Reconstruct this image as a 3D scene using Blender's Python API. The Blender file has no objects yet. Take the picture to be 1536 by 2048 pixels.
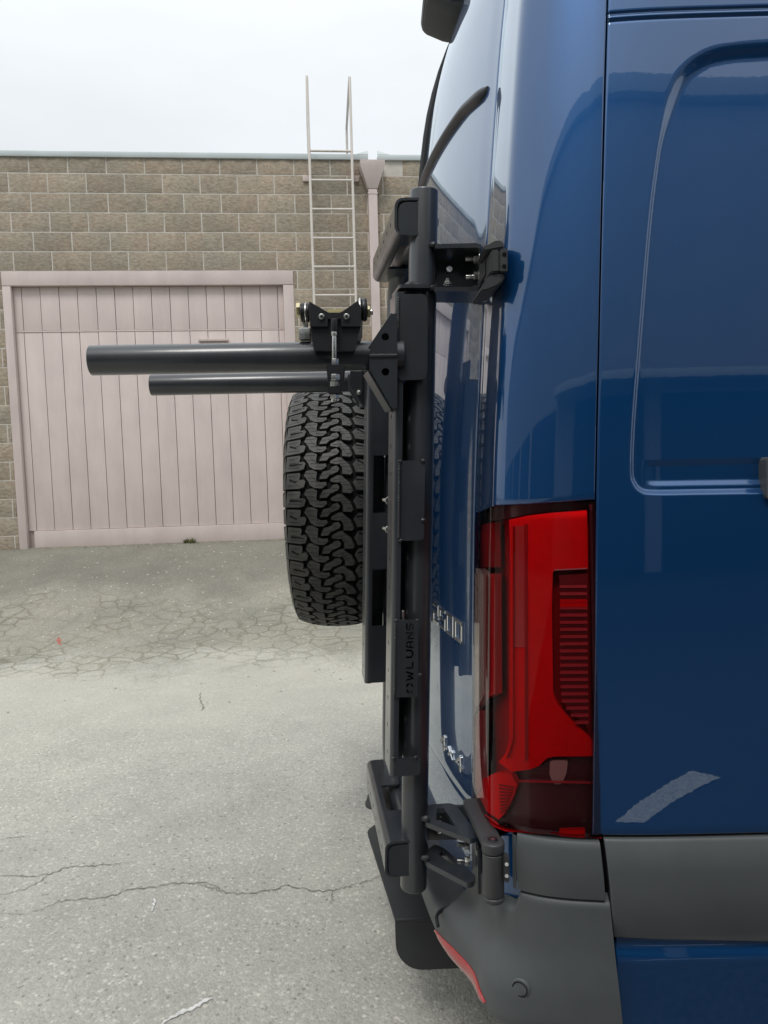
import bpy, bmesh, math, random
import numpy as np
from mathutils import Vector, Matrix
R = math.radians
rnd = random.Random(7)
S = bpy.context.scene
C = S.collection

# ------------------------------------------------------------------ camera, world, sun, exposure
F = 1500.0                      # focal length in pixels of the 1536 x 2048 photograph
H = 1.40                        # eye height over the level asphalt
up = Vector((-436, 17300, 1500)).normalized()          # world up seen in camera axes
fw = Vector((0, 0, -1)); fw = (fw - up * fw.dot(up)).normalized()
rt = fw.cross(up)
CM = Matrix((rt, fw, up))       # camera axes -> world axes
cam = bpy.data.cameras.new('camera'); camo = bpy.data.objects.new('camera', cam); C.objects.link(camo)
camo.matrix_world = Matrix.Translation((0, 0, H)) @ CM.to_4x4()
cam.sensor_fit = 'VERTICAL'; cam.sensor_height = 24; cam.lens = F / 2048 * 24
cam.clip_start = 0.02; cam.clip_end = 1500
S.camera = camo

SUN_EL, SUN_AZ = 58, 195
w = bpy.data.worlds.new('World'); S.world = w; w.use_nodes = True
nt = w.node_tree; nt.nodes.clear()
N_ = nt.nodes.new; L_ = nt.links.new
out = N_('ShaderNodeOutputWorld'); bg = N_('ShaderNodeBackground'); L_(bg.outputs[0], out.inputs[0])
sky = N_('ShaderNodeTexSky'); sky.sky_type = 'NISHITA'; sky.sun_disc = False
sky.sun_elevation = R(SUN_EL); sky.sun_rotation = R(SUN_AZ); sky.dust_density = 3
bg.inputs[1].default_value = 0.1
# even cloud deck over that sky, a little brighter overhead as an overcast sky is
tc = N_('ShaderNodeTexCoord'); sx = N_('ShaderNodeSeparateXYZ'); L_(tc.outputs['Generated'], sx.inputs[0])
mr = N_('ShaderNodeMapRange'); L_(sx.outputs[2], mr.inputs[0])
mr.inputs[1].default_value = 0; mr.inputs[2].default_value = 1; mr.inputs[3].default_value = 7.6; mr.inputs[4].default_value = 14.5
nz = N_('ShaderNodeTexNoise'); nz.inputs['Scale'].default_value = 2.2; nz.inputs['Detail'].default_value = 5
mp = N_('ShaderNodeMapping'); mp.inputs['Scale'].default_value = (1, 1, 2.5); L_(tc.outputs['Generated'], mp.inputs[0]); L_(mp.outputs[0], nz.inputs[0])
m2 = N_('ShaderNodeMapRange'); L_(nz.outputs[0], m2.inputs[0]); m2.inputs[1].default_value = .3; m2.inputs[2].default_value = .7
m2.inputs[3].default_value = .91; m2.inputs[4].default_value = 1.06
mu = N_('ShaderNodeMath'); mu.operation = 'MULTIPLY'; L_(mr.outputs[0], mu.inputs[0]); L_(m2.outputs[0], mu.inputs[1])
cl = N_('ShaderNodeVectorMath'); cl.operation = 'SCALE'; cl.inputs[0].default_value = (.955, 1.0, 1.03); L_(mu.outputs[0], cl.inputs['Scale'])
mx = N_('ShaderNodeMix'); mx.data_type = 'RGBA'; mx.inputs[0].default_value = .9
L_(sky.outputs[0], mx.inputs[6]); L_(cl.outputs[0], mx.inputs[7]); L_(mx.outputs[2], bg.inputs[0])
sun = bpy.data.lights.new('sun', 'SUN'); sun.energy = 1.5; sun.angle = R(18); sun.color = (1, .97, .93)
suno = bpy.data.objects.new('sun', sun); C.objects.link(suno)
sd = Vector((math.sin(R(SUN_AZ)) * math.cos(R(SUN_EL)), math.cos(R(SUN_AZ)) * math.cos(R(SUN_EL)), math.sin(R(SUN_EL))))
suno.rotation_euler = sd.to_track_quat('Z', 'Y').to_euler()
S.view_settings.view_transform = 'Standard'; S.view_settings.look = 'None'
S.view_settings.exposure = 0.0; S.view_settings.gamma = 1; S.view_settings.use_curve_mapping = False
S.render.engine = 'CYCLES'
S.cycles.max_bounces = 10; S.cycles.transparent_max_bounces = 12; S.cycles.glossy_bounces = 5; S.cycles.caustics_reflective = False

# ------------------------------------------------------------------ measuring helpers
EYE = Vector((0, 0, H))
def ray(px, py):
    return CM @ Vector(((px - 768) / F, (1024 - py) / F, -1))
def P(px, py, Y):
    d = ray(px, py); return EYE + d * (Y / d.y)
def hit(px, py, o, n):
    d = ray(px, py); return EYE + d * ((o - EYE).dot(n) / d.dot(n))
def proj(p):
    c = CM.transposed() @ (Vector(p) - EYE)
    return 768 + F * c.x / -c.z, 1024 - F * c.y / -c.z

# ------------------------------------------------------------------ materials
MATS = {}
def mat(name, col, rough=.5, metal=0, spec=.5, coat=0, coat_ior=1.5, coat_rough=.02, bump=None, vary=0, noise=None, rnoise=None):
    """bump=(scale, strength, distance, detail); vary=per-object value spread; noise=(scale, amount, detail) value mottling"""
    m = bpy.data.materials.new(name); m.use_nodes = True; t = m.node_tree; b = t.nodes['Principled BSDF']
    b.inputs['Base Color'].default_value = (*col, 1); b.inputs['Roughness'].default_value = rough
    b.inputs['Metallic'].default_value = metal; b.inputs['Specular IOR Level'].default_value = spec
    b.inputs['Coat Weight'].default_value = coat; b.inputs['Coat IOR'].default_value = coat_ior; b.inputs['Coat Roughness'].default_value = coat_rough
    g = t.nodes.new('ShaderNodeNewGeometry')
    val = None
    def scale_by(node_out, lo, hi, f0=0., f1=1.):
        nonlocal val
        q = t.nodes.new('ShaderNodeMapRange'); q.inputs[1].default_value = f0; q.inputs[2].default_value = f1
        q.inputs[3].default_value = lo; q.inputs[4].default_value = hi; t.links.new(node_out, q.inputs[0])
        if val is None: val = q.outputs[0]
        else:
            k = t.nodes.new('ShaderNodeMath'); k.operation = 'MULTIPLY'; t.links.new(val, k.inputs[0]); t.links.new(q.outputs[0], k.inputs[1]); val = k.outputs[0]
    if vary:
        oi = t.nodes.new('ShaderNodeObjectInfo'); scale_by(oi.outputs['Random'], 1 - vary, 1 + vary)
    if noise:
        n = t.nodes.new('ShaderNodeTexNoise'); n.inputs['Scale'].default_value = noise[0]; n.inputs['Detail'].default_value = noise[2]
        t.links.new(g.outputs['Position'], n.inputs['Vector']); scale_by(n.outputs[0], 1 - noise[1], 1 + noise[1], .3, .7)
    if val is not None:
        s = t.nodes.new('ShaderNodeVectorMath'); s.operation = 'SCALE'; s.inputs[0].default_value = col
        t.links.new(val, s.inputs['Scale']); t.links.new(s.outputs[0], b.inputs['Base Color'])
    if rnoise:
        n = t.nodes.new('ShaderNodeTexNoise'); n.inputs['Scale'].default_value = rnoise[0]; n.inputs['Detail'].default_value = 4
        t.links.new(g.outputs['Position'], n.inputs['Vector'])
        q = t.nodes.new('ShaderNodeMapRange'); q.inputs[1].default_value = .3; q.inputs[2].default_value = .7
        q.inputs[3].default_value = rough - rnoise[1]; q.inputs[4].default_value = rough + rnoise[1]
        t.links.new(n.outputs[0], q.inputs[0]); t.links.new(q.outputs[0], b.inputs['Roughness'])
    if bump:
        n = t.nodes.new('ShaderNodeTexNoise'); n.inputs['Scale'].default_value = bump[0]; n.inputs['Detail'].default_value = bump[3]
        t.links.new(g.outputs['Position'], n.inputs['Vector'])
        k = t.nodes.new('ShaderNodeBump'); k.inputs['Strength'].default_value = bump[1]; k.inputs['Distance'].default_value = bump[2]
        t.links.new(n.outputs[0], k.inputs['Height']); t.links.new(k.outputs[0], b.inputs['Normal'])
        if coat: 
            k2 = t.nodes.new('ShaderNodeBump'); k2.inputs['Strength'].default_value = bump[1] * .5; k2.inputs['Distance'].default_value = bump[2]
            t.links.new(n.outputs[0], k2.inputs['Height']); t.links.new(k2.outputs[0], b.inputs['Coat Normal'])
    MATS[name] = m
    return m

paint = mat('blue metallic paint', (.001, .055, .185), .42, .58, .25, bump=(55, .02, .0006, 2), noise=(1.3, .06, 2))
def clearcoat(m, f0=.09, power=3.4):
    t = m.node_tree; nn = t.nodes.new; ln = t.links.new; b = t.nodes['Principled BSDF']; o = [n for n in t.nodes if n.type == 'OUTPUT_MATERIAL'][0]
    lw = nn('ShaderNodeLayerWeight'); lw.inputs[0].default_value = .5
    pw = nn('ShaderNodeMath'); pw.operation = 'POWER'; ln(lw.outputs['Facing'], pw.inputs[0]); pw.inputs[1].default_value = power
    ma = nn('ShaderNodeMath'); ma.operation = 'MULTIPLY_ADD'; ma.use_clamp = True; ln(pw.outputs[0], ma.inputs[0]); ma.inputs[1].default_value = 1 - f0; ma.inputs[2].default_value = f0
    gl = nn('ShaderNodeBsdfGlossy'); gl.inputs['Roughness'].default_value = .012; gl.inputs[0].default_value = (.90, .96, 1, 1)
    g = nn('ShaderNodeNewGeometry'); nz_ = nn('ShaderNodeTexNoise'); nz_.inputs['Scale'].default_value = 130; nz_.inputs['Detail'].default_value = 1; ln(g.outputs['Position'], nz_.inputs['Vector'])
    bp = nn('ShaderNodeBump'); bp.inputs['Strength'].default_value = .022; bp.inputs['Distance'].default_value = .0004; ln(nz_.outputs[0], bp.inputs['Height']); ln(bp.outputs[0], gl.inputs['Normal'])
    ms = nn('ShaderNodeMixShader'); ln(ma.outputs[0], ms.inputs[0]); ln(b.outputs[0], ms.inputs[1]); ln(gl.outputs[0], ms.inputs[2]); ln(ms.outputs[0], o.inputs[0])
clearcoat(paint)
plast = mat('grey grained plastic', (.076, .082, .086), .5, 0, .45, bump=(900, .25, .0004, 2), noise=(5, .1, 4), rnoise=(6, .06))
powder = mat('black powder coat', (.022, .025, .030), .36, 0, .5, .6, 1.5, .16, bump=(1300, .2, .0003, 2), noise=(7, .18, 4), rnoise=(9, .07))
hingem = mat('hinge casting', (.042, .042, .044), .45, 0, .5, bump=(900, .4, .0004, 2))
anod = mat('black anodised aluminium', (.012, .012, .014), .38, 0, .5)
seal = mat('black rubber seal', (.012, .013, .015), .6)
dark = mat('dark cavity', (.006, .006, .008), .8, 0, .2)
steel = mat('bright zinc steel', (.62, .61, .58), .28, 1, rnoise=(60, .1))
brass = mat('yellow zinc steel', (.66, .58, .36), .32, 1)
chrome = mat('chrome', (.85, .86, .87), .22, 1)
rubber = mat('tyre rubber', (.058, .057, .054), .55, 0, .4, bump=(260, .35, .0006, 4), noise=(30, .25, 4))
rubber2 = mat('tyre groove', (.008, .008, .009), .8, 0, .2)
weld = mat('weld bead', (.03, .032, .035), .45, 0, .5, bump=(500, .5, .0006, 2))
pink = mat('pink door paint', (.66, .566, .535), .6, 0, .3, bump=(45, .12, .002, 5), noise=(3.2, .045, 5), vary=.018)
pinkf = mat('pink frame paint', (.60, .515, .485), .6, 0, .3, bump=(60, .1, .002, 4), noise=(4, .05, 5))
ladm = mat('cream ladder paint', (.62, .58, .53), .5, noise=(9, .06, 3))
copm = mat('galvanised coping', (.50, .55, .55), .45, .2, .5, noise=(2.5, .07, 5))
mortar = mat('mortar', (.60, .57, .51), .9, 0, .2, bump=(120, .5, .004, 4), noise=(6, .12, 5))
plate = mat('black step plate', (.035, .037, .039), .5, 0, .45, bump=(700, .4, .0005, 2), noise=(12, .1, 4))
redtrim = mat('red reflector', (.36, .014, .014), .25, 0, .5, 1)
tan = mat('far stucco wall', (.36, .375, .385), .8, 0, .2, noise=(1.5, .06, 4))
fardoor = mat('far roller door', (.045, .05, .055), .6, 0, .3, noise=(3, .1, 3))
whitel = mat('road line paint', (.62, .62, .60), .8, 0, .2, noise=(60, .25, 5))
crackm = mat('crack shadow', (.20, .194, .172), 1, 0, 0)
stone = mat('loose stone', (.48, .46, .42), .9, 0, .2, vary=.3)
weedm = mat('weed leaf', (.10, .11, .035), .7, 0, .3)
litter = mat('dry leaf litter', (.36, .30, .17), .9, 0, .2, noise=(60, .3, 3))
# lamp interior
lred = mat('lamp red reflector', (.98, .003, .006), .3, 0, .2, noise=(40, .05, 2))
lred2 = mat('lamp deep red', (.46, .004, .008), .3, 0, .2)
lback = mat('lamp red back', (.40, .005, .009), .3, 0, .3)
ltrim = mat('lamp louvre back', (.20, .008, .012), .35, 0, .3)
lhouse = mat('lamp smoked housing', (.075, .010, .013), .35, 0, .4)
lclear = mat('lamp clear reverse lens', (.72, .66, .60), .15, 0, .6, coat=1)
lpale = mat('lamp pale piece', (.42, .22, .21), .4)
lslat = mat('lamp slat', (.62, .035, .05), .3)

def lift_normals(m, k=1.5):
    # shading normals bent upwards to brighten the lamp's reds with sky light
    t = m.node_tree; nn = t.nodes.new; g = nn('ShaderNodeNewGeometry'); a = nn('ShaderNodeVectorMath'); a.inputs[1].default_value = (0, 0, k)
    b = nn('ShaderNodeVectorMath'); b.operation = 'NORMALIZE'; t.links.new(g.outputs['Normal'], a.inputs[0]); t.links.new(a.outputs[0], b.inputs[0]); t.links.new(b.outputs[0], t.nodes['Principled BSDF'].inputs['Normal'])
for k_ in (lred, lred2, lslat, lback): lift_normals(k_)
def block_mat():
    m = mat('split face block', (.325, .275, .215), .95, 0, .15)
    t = m.node_tree; b = t.nodes['Principled BSDF']; nn = t.nodes.new; ln = t.links.new
    g = nn('ShaderNodeNewGeometry'); oi = nn('ShaderNodeObjectInfo')
    n1 = nn('ShaderNodeTexNoise'); n1.inputs['Scale'].default_value = 26; n1.inputs['Detail'].default_value = 8; n1.inputs['Roughness'].default_value = .7
    mpp = nn('ShaderNodeMapping'); mpp.inputs['Scale'].default_value = (1, 1, 1.7); ln(g.outputs['Position'], mpp.inputs[0]); ln(mpp.outputs[0], n1.inputs[0])
    n2 = nn('ShaderNodeTexNoise'); n2.inputs['Scale'].default_value = 3.1; n2.inputs['Detail'].default_value = 4; ln(g.outputs['Position'], n2.inputs[0])
    cr = nn('ShaderNodeValToRGB'); e = cr.color_ramp.elements
    e[0].position = .25; e[0].color = (.235, .20, .160, 1); e[1].position = .75; e[1].color = (.52, .445, .362, 1); ln(n1.outputs[0], cr.inputs[0])
    hue = nn('ShaderNodeMix'); hue.data_type = 'RGBA'; hue.blend_type = 'MULTIPLY'; hue.inputs[0].default_value = 1
    tr = nn('ShaderNodeValToRGB'); q = tr.color_ramp.elements; q[0].position = .35; q[0].color = (.92, .97, .96, 1); q[1].position = .65; q[1].color = (1.04, 1.0, .96, 1)
    ln(n2.outputs[0], tr.inputs[0]); ln(cr.outputs[0], hue.inputs[6]); ln(tr.outputs[0], hue.inputs[7])
    mr_ = nn('ShaderNodeMapRange'); mr_.inputs[3].default_value = .90; mr_.inputs[4].default_value = 1.09; ln(oi.outputs['Random'], mr_.inputs[0])
    sc = nn('ShaderNodeVectorMath'); sc.operation = 'SCALE'; ln(hue.outputs[2], sc.inputs[0]); ln(mr_.outputs[0], sc.inputs['Scale']); ln(sc.outputs[0], b.inputs['Base Color'])
    k = nn('ShaderNodeBump'); k.inputs['Strength'].default_value = .6; k.inputs['Distance'].default_value = .02; ln(n1.outputs[0], k.inputs['Height']); ln(k.outputs[0], b.inputs['Normal'])
    return m
blockm = block_mat()

def streaks(m, scale, lo, hi, sz):
    t = m.node_tree; nn = t.nodes.new; ln = t.links.new; b = t.nodes['Principled BSDF']; src = b.inputs['Base Color'].links[0].from_socket
    g = nn('ShaderNodeNewGeometry'); mp_ = nn('ShaderNodeMapping'); mp_.inputs['Scale'].default_value = (1, 1, sz); n = nn('ShaderNodeTexNoise'); n.inputs['Scale'].default_value = scale; n.inputs['Detail'].default_value = 6; n.inputs['Roughness'].default_value = .65
    ln(g.outputs['Position'], mp_.inputs[0]); ln(mp_.outputs[0], n.inputs['Vector']); cr = nn('ShaderNodeValToRGB'); e = cr.color_ramp.elements; e[0].position = .36; e[0].color = (*lo, 1); e[1].position = .62; e[1].color = (*hi, 1); ln(n.outputs[0], cr.inputs[0])
    mx_ = nn('ShaderNodeMix'); mx_.data_type = 'RGBA'; mx_.blend_type = 'MULTIPLY'; mx_.inputs[0].default_value = 1; ln(src, mx_.inputs[6]); ln(cr.outputs[0], mx_.inputs[7]); ln(mx_.outputs[2], b.inputs['Base Color'])
streaks(pink, 5, (.93, .925, .93), (1.02, 1.02, 1.02), .22); streaks(pinkf, 5, (.93, .925, .93), (1.02, 1.02, 1.02), .3); streaks(blockm, 1.6, (.90, .915, .93), (1.05, 1.04, 1.02), .35)
streaks(plast, 9, (.94, .94, .95), (1.05, 1.05, 1.04), .6); streaks(powder, 14, (.88, .88, .9), (1.25, 1.24, 1.2), .3); streaks(rubber, 22, (.8, .8, .8), (1.25, 1.22, 1.15), 1)
# clear thin cover of the tail lamp: tinted see-through shell with a mirror sheen that grows towards grazing
def lens_mat(name, tint, ior=1.5, haze=0.):
    m = bpy.data.materials.new(name); m.use_nodes = True; t = m.node_tree; t.nodes.clear(); nn = t.nodes.new; ln = t.links.new
    o = nn('ShaderNodeOutputMaterial'); mixs = nn('ShaderNodeMixShader'); tp = nn('ShaderNodeBsdfTransparent'); gl = nn('ShaderNodeBsdfGlossy'); fr = nn('ShaderNodeFresnel')
    tp.inputs[0].default_value = (*tint, 1); gl.inputs['Roughness'].default_value = .015; gl.inputs[0].default_value = (.9, .9, .9, 1); fr.inputs[0].default_value = ior
    ln(fr.outputs[0], mixs.inputs[0]); ln(tp.outputs[0], mixs.inputs[1]); ln(gl.outputs[0], mixs.inputs[2]); ln(mixs.outputs[0], o.inputs[0])
    MATS[name] = m
    return m
lens = lens_mat('red lamp cover', (1, .86, .86), 1.25)

# ------------------------------------------------------------------ mesh helpers
def obj(name, bm, m, parent=None, angle=35, smooth=True, kind=None):
    me = bpy.data.meshes.new(name)
    if isinstance(bm, tuple): me.from_pydata([tuple(v) for v in bm[0]], [], bm[1]); me.update()
    else: bm.to_mesh(me); bm.free()
    if smooth:
        me.shade_smooth(); me.set_sharp_from_angle(angle=R(angle))
    for k in (m if isinstance(m, (list, tuple)) else [m]): me.materials.append(k)
    o = bpy.data.objects.new(name, me); C.objects.link(o)
    if parent is not None: put(o, parent)
    if kind: o['kind'] = kind
    return o
def put(o, parent):
    o.parent = parent; o.matrix_parent_inverse = parent.matrix_basis.inverted()
def tag(o, label, cat, group=None):
    o['label'] = label; o['category'] = cat
    if group: o['group'] = group
    return o
def thing(name, label, cat, loc=(0, 0, 0), group=None):
    o = bpy.data.objects.new(name, None); C.objects.link(o); o.location = loc; o.empty_display_size = .1
    return tag(o, label, cat, group)

def fix(bm):
    bmesh.ops.recalc_face_normals(bm, faces=bm.faces[:]); return bm
def hexa(bm, c, ax, ay, az, bevel=0, seg=2):
    """box: centre, three half-axis vectors"""
    c = Vector(c); vs = []
    for i in (-1, 1):
        for j in (-1, 1):
            for k in (-1, 1): vs.append(bm.verts.new(c + ax * i + ay * j + az * k))
    fs = [bm.faces.new([vs[a] for a in f]) for f in ((0, 1, 3, 2), (4, 6, 7, 5), (0, 4, 5, 1), (2, 3, 7, 6), (0, 2, 6, 4), (1, 5, 7, 3))]
    if bevel:
        es = list({e for f in fs for e in f.edges})
        bmesh.ops.bevel(bm, geom=es, offset=bevel, segments=seg, affect='EDGES', profile=.6)
def tube(bm, pts, r, seg=24, cap=.0, closed_caps=True, r2=None):
    """round tube along a list of points; cap = rounding radius of its ends"""
    pts = [Vector(p) for p in pts]; n = len(pts); radii = [r] * n
    if r2 is not None: radii = [r + (r2 - r) * i / (n - 1) for i in range(n)]
    if cap:
        d0 = (pts[1] - pts[0]).normalized(); d1 = (pts[-1] - pts[-2]).normalized()
        pre, post = [], []
        for a in (0, 30, 60, 90):
            q = cap * (1 - math.sin(R(a))); pre.append((pts[0] + d0 * q, r - cap + cap * math.cos(R(90 - a)) if False else r - cap * (1 - math.cos(R(90 - a)))))
        pre = [(pts[0] + d0 * (cap * (1 - math.sin(R(90 - a)))), radii[0] - cap * (1 - math.cos(R(90 - a)))) for a in (0, 30, 60, 90)]
        post = [(pts[-1] - d1 * (cap * (1 - math.sin(R(90 - a)))), radii[-1] - cap * (1 - math.cos(R(90 - a)))) for a in (90, 60, 30, 0)]
        mid = list(zip(pts[1:-1], radii[1:-1]))
        seq = pre + mid + post
        pts = [a for a, _ in seq]; radii = [b for _, b in seq]; n = len(pts)
    rings = []; prev = None; nrm = None
    for i in range(n):
        d = (pts[min(i + 1, n - 1)] - pts[max(i - 1, 0)]).normalized()
        if nrm is None:
            nrm = d.orthogonal().normalized()
        else:
            nrm = (nrm - d * nrm.dot(d)).normalized()
        b = d.cross(nrm)
        rings.append([bm.verts.new(pts[i] + (nrm * math.cos(2 * math.pi * k / seg) + b * math.sin(2 * math.pi * k / seg)) * radii[i]) for k in range(seg)])
    for a, b in zip(rings, rings[1:]):
        for k in range(seg): bm.faces.new((a[k], a[(k + 1) % seg], b[(k + 1) % seg], b[k]))
    if closed_caps:
        bm.faces.new(rings[0][::-1]); bm.faces.new(rings[-1])
def cyl(bm, a, b, r, seg=20, bev=0): tube(bm, [a, b], r, seg, bev)
def rrect(x0, y0, x1, y1, r, n=4):
    o = []
    for cx, cy, a in ((x1 - r, y1 - r, 0), (x0 + r, y1 - r, 90), (x0 + r, y0 + r, 180), (x1 - r, y0 + r, 270)):
        for k in range(n + 1): t = R(a + 90 * k / n); o.append((cx + r * math.cos(t), cy + r * math.sin(t)))
    return o
def disc2(cx, cy, r, n=14, ry=None):
    return [(cx + r * math.cos(2 * math.pi * k / n), cy + (ry or r) * math.sin(2 * math.pi * k / n)) for k in range(n)]
def round_poly(pts, r, n=3):
    """round the corners of a 2-D polygon"""
    o = []; m = len(pts)
    for i in range(m):
        p0, p, p1 = (Vector(pts[i - 1]), Vector(pts[i]), Vector(pts[(i + 1) % m]))
        a, b = (p0 - p), (p1 - p); k = min(r, a.length * .45, b.length * .45)
        a = p + a.normalized() * k; b = p + b.normalized() * k
        for j in range(n + 1):
            t = j / n; o.append(tuple((a * (1 - t) ** 2 + p * 2 * t * (1 - t) + b * t * t)))
    return o
def flat(bm, outer, holes, fmap, thick_vec):
    """plate with true holes: 2-D loops mapped by fmap(x, y) -> 3-D, given the thickness vector"""
    tmp = bmesh.new(); loops = []
    for lp in [outer] + list(holes):
        vs = [tmp.verts.new((x, y, 0)) for x, y in lp]; es = [tmp.edges.new((vs[i], vs[(i + 1) % len(vs)])) for i in range(len(vs))]
        loops.append((vs, es))
    bmesh.ops.triangle_fill(tmp, edges=[e for _, es in loops for e in es], use_beauty=True, use_dissolve=False)
    tmp.verts.index_update(); tmp.verts.ensure_lookup_table()
    top = [bm.verts.new(fmap(v.co.x, v.co.y)) for v in tmp.verts]; bot = [bm.verts.new(v.co + thick_vec) for v in top]
    for f in tmp.faces:
        ids = [v.index for v in f.verts]; bm.faces.new([top[i] for i in ids]); bm.faces.new([bot[i] for i in reversed(ids)])
    for vs, _ in loops:
        for i in range(len(vs)):
            a, b = vs[i].index, vs[(i + 1) % len(vs)].index
            bm.faces.new((top[a], top[b], bot[b], bot[a]))
    tmp.free()
def catmull(pts, n=8):
    pts = [Vector(p) for p in pts]; o = []
    for i in range(len(pts) - 1):
        p0, p1, p2, p3 = pts[max(i - 1, 0)], pts[i], pts[i + 1], pts[min(i + 2, len(pts) - 1)]
        for k in range(n):
            t = k / n
            o.append(.5 * ((2 * p1) + (p2 - p0) * t + (2 * p0 - 5 * p1 + 4 * p2 - p3) * t * t + (3 * p1 - p0 - 3 * p2 + p3) * t ** 3))
    o.append(pts[-1]); return o
def sstep(a, b, x):
    t = min(1, max(0, (x - a) / (b - a))); return t * t * (3 - 2 * t)

# ------------------------------------------------------------------ setting: the wall line and the ground
WD = Vector((10.57, 1, 0)).normalized()             # along the block wall
WN = Vector((WD.y, -WD.x, 0))                        # out of the wall, towards the yard
WO = P(300, 906, 7.85); WO.z = 0
def wall(px, py):
    p = hit(px, py, WO, WN); return (p - WO).dot(WD), p.z
def W3(s, z, o=0.): return WO + WD * s + Vector((0, 0, z)) + WN * o
BASE = H - .954                                      # foot of the wall
def ground_z(x, y):
    q = (Vector((x, y, 0)) - WO).dot(WN)
    if q < 0: return BASE
    t = min(1, q / 3.3)
    return BASE * (1 - t * (1.75 - .75 * t * t)) if t < 1 else 0.0
def on_ground(px, py):
    d = ray(px, py); a, b = .3, 60.
    lo = 0.5
    tprev = .5
    for i in range(600):
        t = .5 + i * .03; p = EYE + d * t
        if p.z < ground_z(p.x, p.y): break
        tprev = t
    lo, hi = tprev, t
    for _ in range(30):
        m_ = (lo + hi) / 2; p = EYE + d * m_
        if p.z < ground_z(p.x, p.y): hi = m_
        else: lo = m_
    return EYE + d * hi

def asphalt_mat():
    m = mat('old asphalt', (.4, .39, .36), .92, 0, .2); t = m.node_tree; b = t.nodes['Principled BSDF']; nn = t.nodes.new; ln = t.links.new
    g = nn('ShaderNodeNewGeometry'); pos = g.outputs['Position']
    def math_(op, a, b_=None, clamp=False):
        k = nn('ShaderNodeMath'); k.operation = op; k.use_clamp = clamp
        for i, v in enumerate((a, b_)):
            if v is None: continue
            if isinstance(v, (int, float)): k.inputs[i].default_value = v
            else: ln(v, k.inputs[i])
        return k.outputs[0]
    def rng(x, a, b_, c, d, smooth=False):
        k = nn('ShaderNodeMapRange'); k.interpolation_type = 'SMOOTHSTEP' if smooth else 'LINEAR'
        for i, v in zip((1, 2, 3, 4), (a, b_, c, d)): k.inputs[i].default_value = v
        ln(x, k.inputs[0]); return k.outputs[0]
    def noise(scale, det=4, rough=.55, vec=None):
        k = nn('ShaderNodeTexNoise'); k.inputs['Scale'].default_value = scale; k.inputs['Detail'].default_value = det; k.inputs['Roughness'].default_value = rough
        ln(vec or pos, k.inputs['Vector']); return k.outputs[0]
    def col(fac, stops):
        k = nn('ShaderNodeValToRGB'); e = k.color_ramp.elements
        e[0].position, e[0].color = stops[0][0], (*stops[0][1], 1); e[1].position, e[1].color = stops[-1][0], (*stops[-1][1], 1)
        for p_, c_ in stops[1:-1]: x = e.new(p_); x.color = (*c_, 1)
        ln(fac, k.inputs[0]); return k.outputs[0]
    def mixc(f, a, b_, mode='MIX'):
        k = nn('ShaderNodeMix'); k.data_type = 'RGBA'; k.blend_type = mode
        if isinstance(f, (int, float)): k.inputs[0].default_value = f
        else: ln(f, k.inputs[0])
        for i, v in ((6, a), (7, b_)):
            if isinstance(v, tuple): k.inputs[i].default_value = (*v, 1)
            else: ln(v, k.inputs[i])
        return k.outputs[2]
    dt = nn('ShaderNodeVectorMath'); dt.operation = 'DOT_PRODUCT'; ln(pos, dt.inputs[0]); dt.inputs[1].default_value = tuple(WN)
    q = math_('SUBTRACT', dt.outputs['Value'], WO.dot(WN))
    wob = noise(1.1, 5); q2 = math_('ADD', q, rng(wob, .3, .7, -.45, .45))
    # aggregate: small stones in binder
    v1 = nn('ShaderNodeTexVoronoi'); v1.inputs['Scale'].default_value = 130; ln(pos, v1.inputs['Vector'])
    sep = nn('ShaderNodeSeparateColor'); ln(v1.outputs['Color'], sep.inputs[0])
    v2 = nn('ShaderNodeTexVoronoi'); v2.inputs['Scale'].default_value = 62; ln(pos, v2.inputs['Vector'])
    sep2 = nn('ShaderNodeSeparateColor'); ln(v2.outputs['Color'], sep2.inputs[0])
    agg = col(sep.outputs[0], [(0, (.355, .345, .315)), (.5, (.402, .390, .355)), (.9, (.44, .427, .388)), (1, (.54, .526, .48))])
    bigs = math_('MULTIPLY', rng(sep2.outputs[0], .9, .93, 0, 1), rng(v2.outputs['Distance'], .30, .42, 1, 0))
    agg = mixc(math_('MULTIPLY', bigs, .75), agg, (.62, .60, .54))
    pits = math_('MULTIPLY', rng(sep2.outputs[1], .86, .9, 0, 1), rng(v2.outputs['Distance'], .2, .4, 1, 0))
    agg = mixc(math_('MULTIPLY', pits, .55), agg, (.17, .165, .15))
    big = noise(.75, 6, .6); mid = noise(4.5, 5)
    agg = mixc(1., agg, col(big, [(.32, (.86, .865, .875)), (.5, (1., 1., .99)), (.68, (1.12, 1.115, 1.08))]), 'MULTIPLY')
    agg = mixc(1., agg, col(mid, [(.3, (.93, .93, .93)), (.7, (1.07, 1.07, 1.06))]), 'MULTIPLY')
    # dusty pale band where the level yard meets the apron
    dust = math_('MULTIPLY', rng(q2, 2.7, 3.4, 0, 1, True), rng(q2, 3.5, 4.9, 1, 0, True))
    agg = mixc(math_('MULTIPLY', dust, .4), agg, (.56, .54, .46))
    # apron: darker brown-grey, alligator cracked; nearest the doors a smoother dark patch
    apron = rng(q2, 2.5, 3.0, 1, 0, True)
    agg = mixc(math_('MULTIPLY', apron, .8), agg, mixc(1., agg, (.70, .695, .63), 'MULTIPLY'))
    patch = rng(q2, .9, 1.45, 1, 0, True)
    agg = mixc(math_('MULTIPLY', patch, .85), agg, mixc(1., agg, (.66, .66, .67), 'MULTIPLY'))
    wv = nn('ShaderNodeVectorMath'); wv.operation = 'ADD'; ln(pos, wv.inputs[0])
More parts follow.
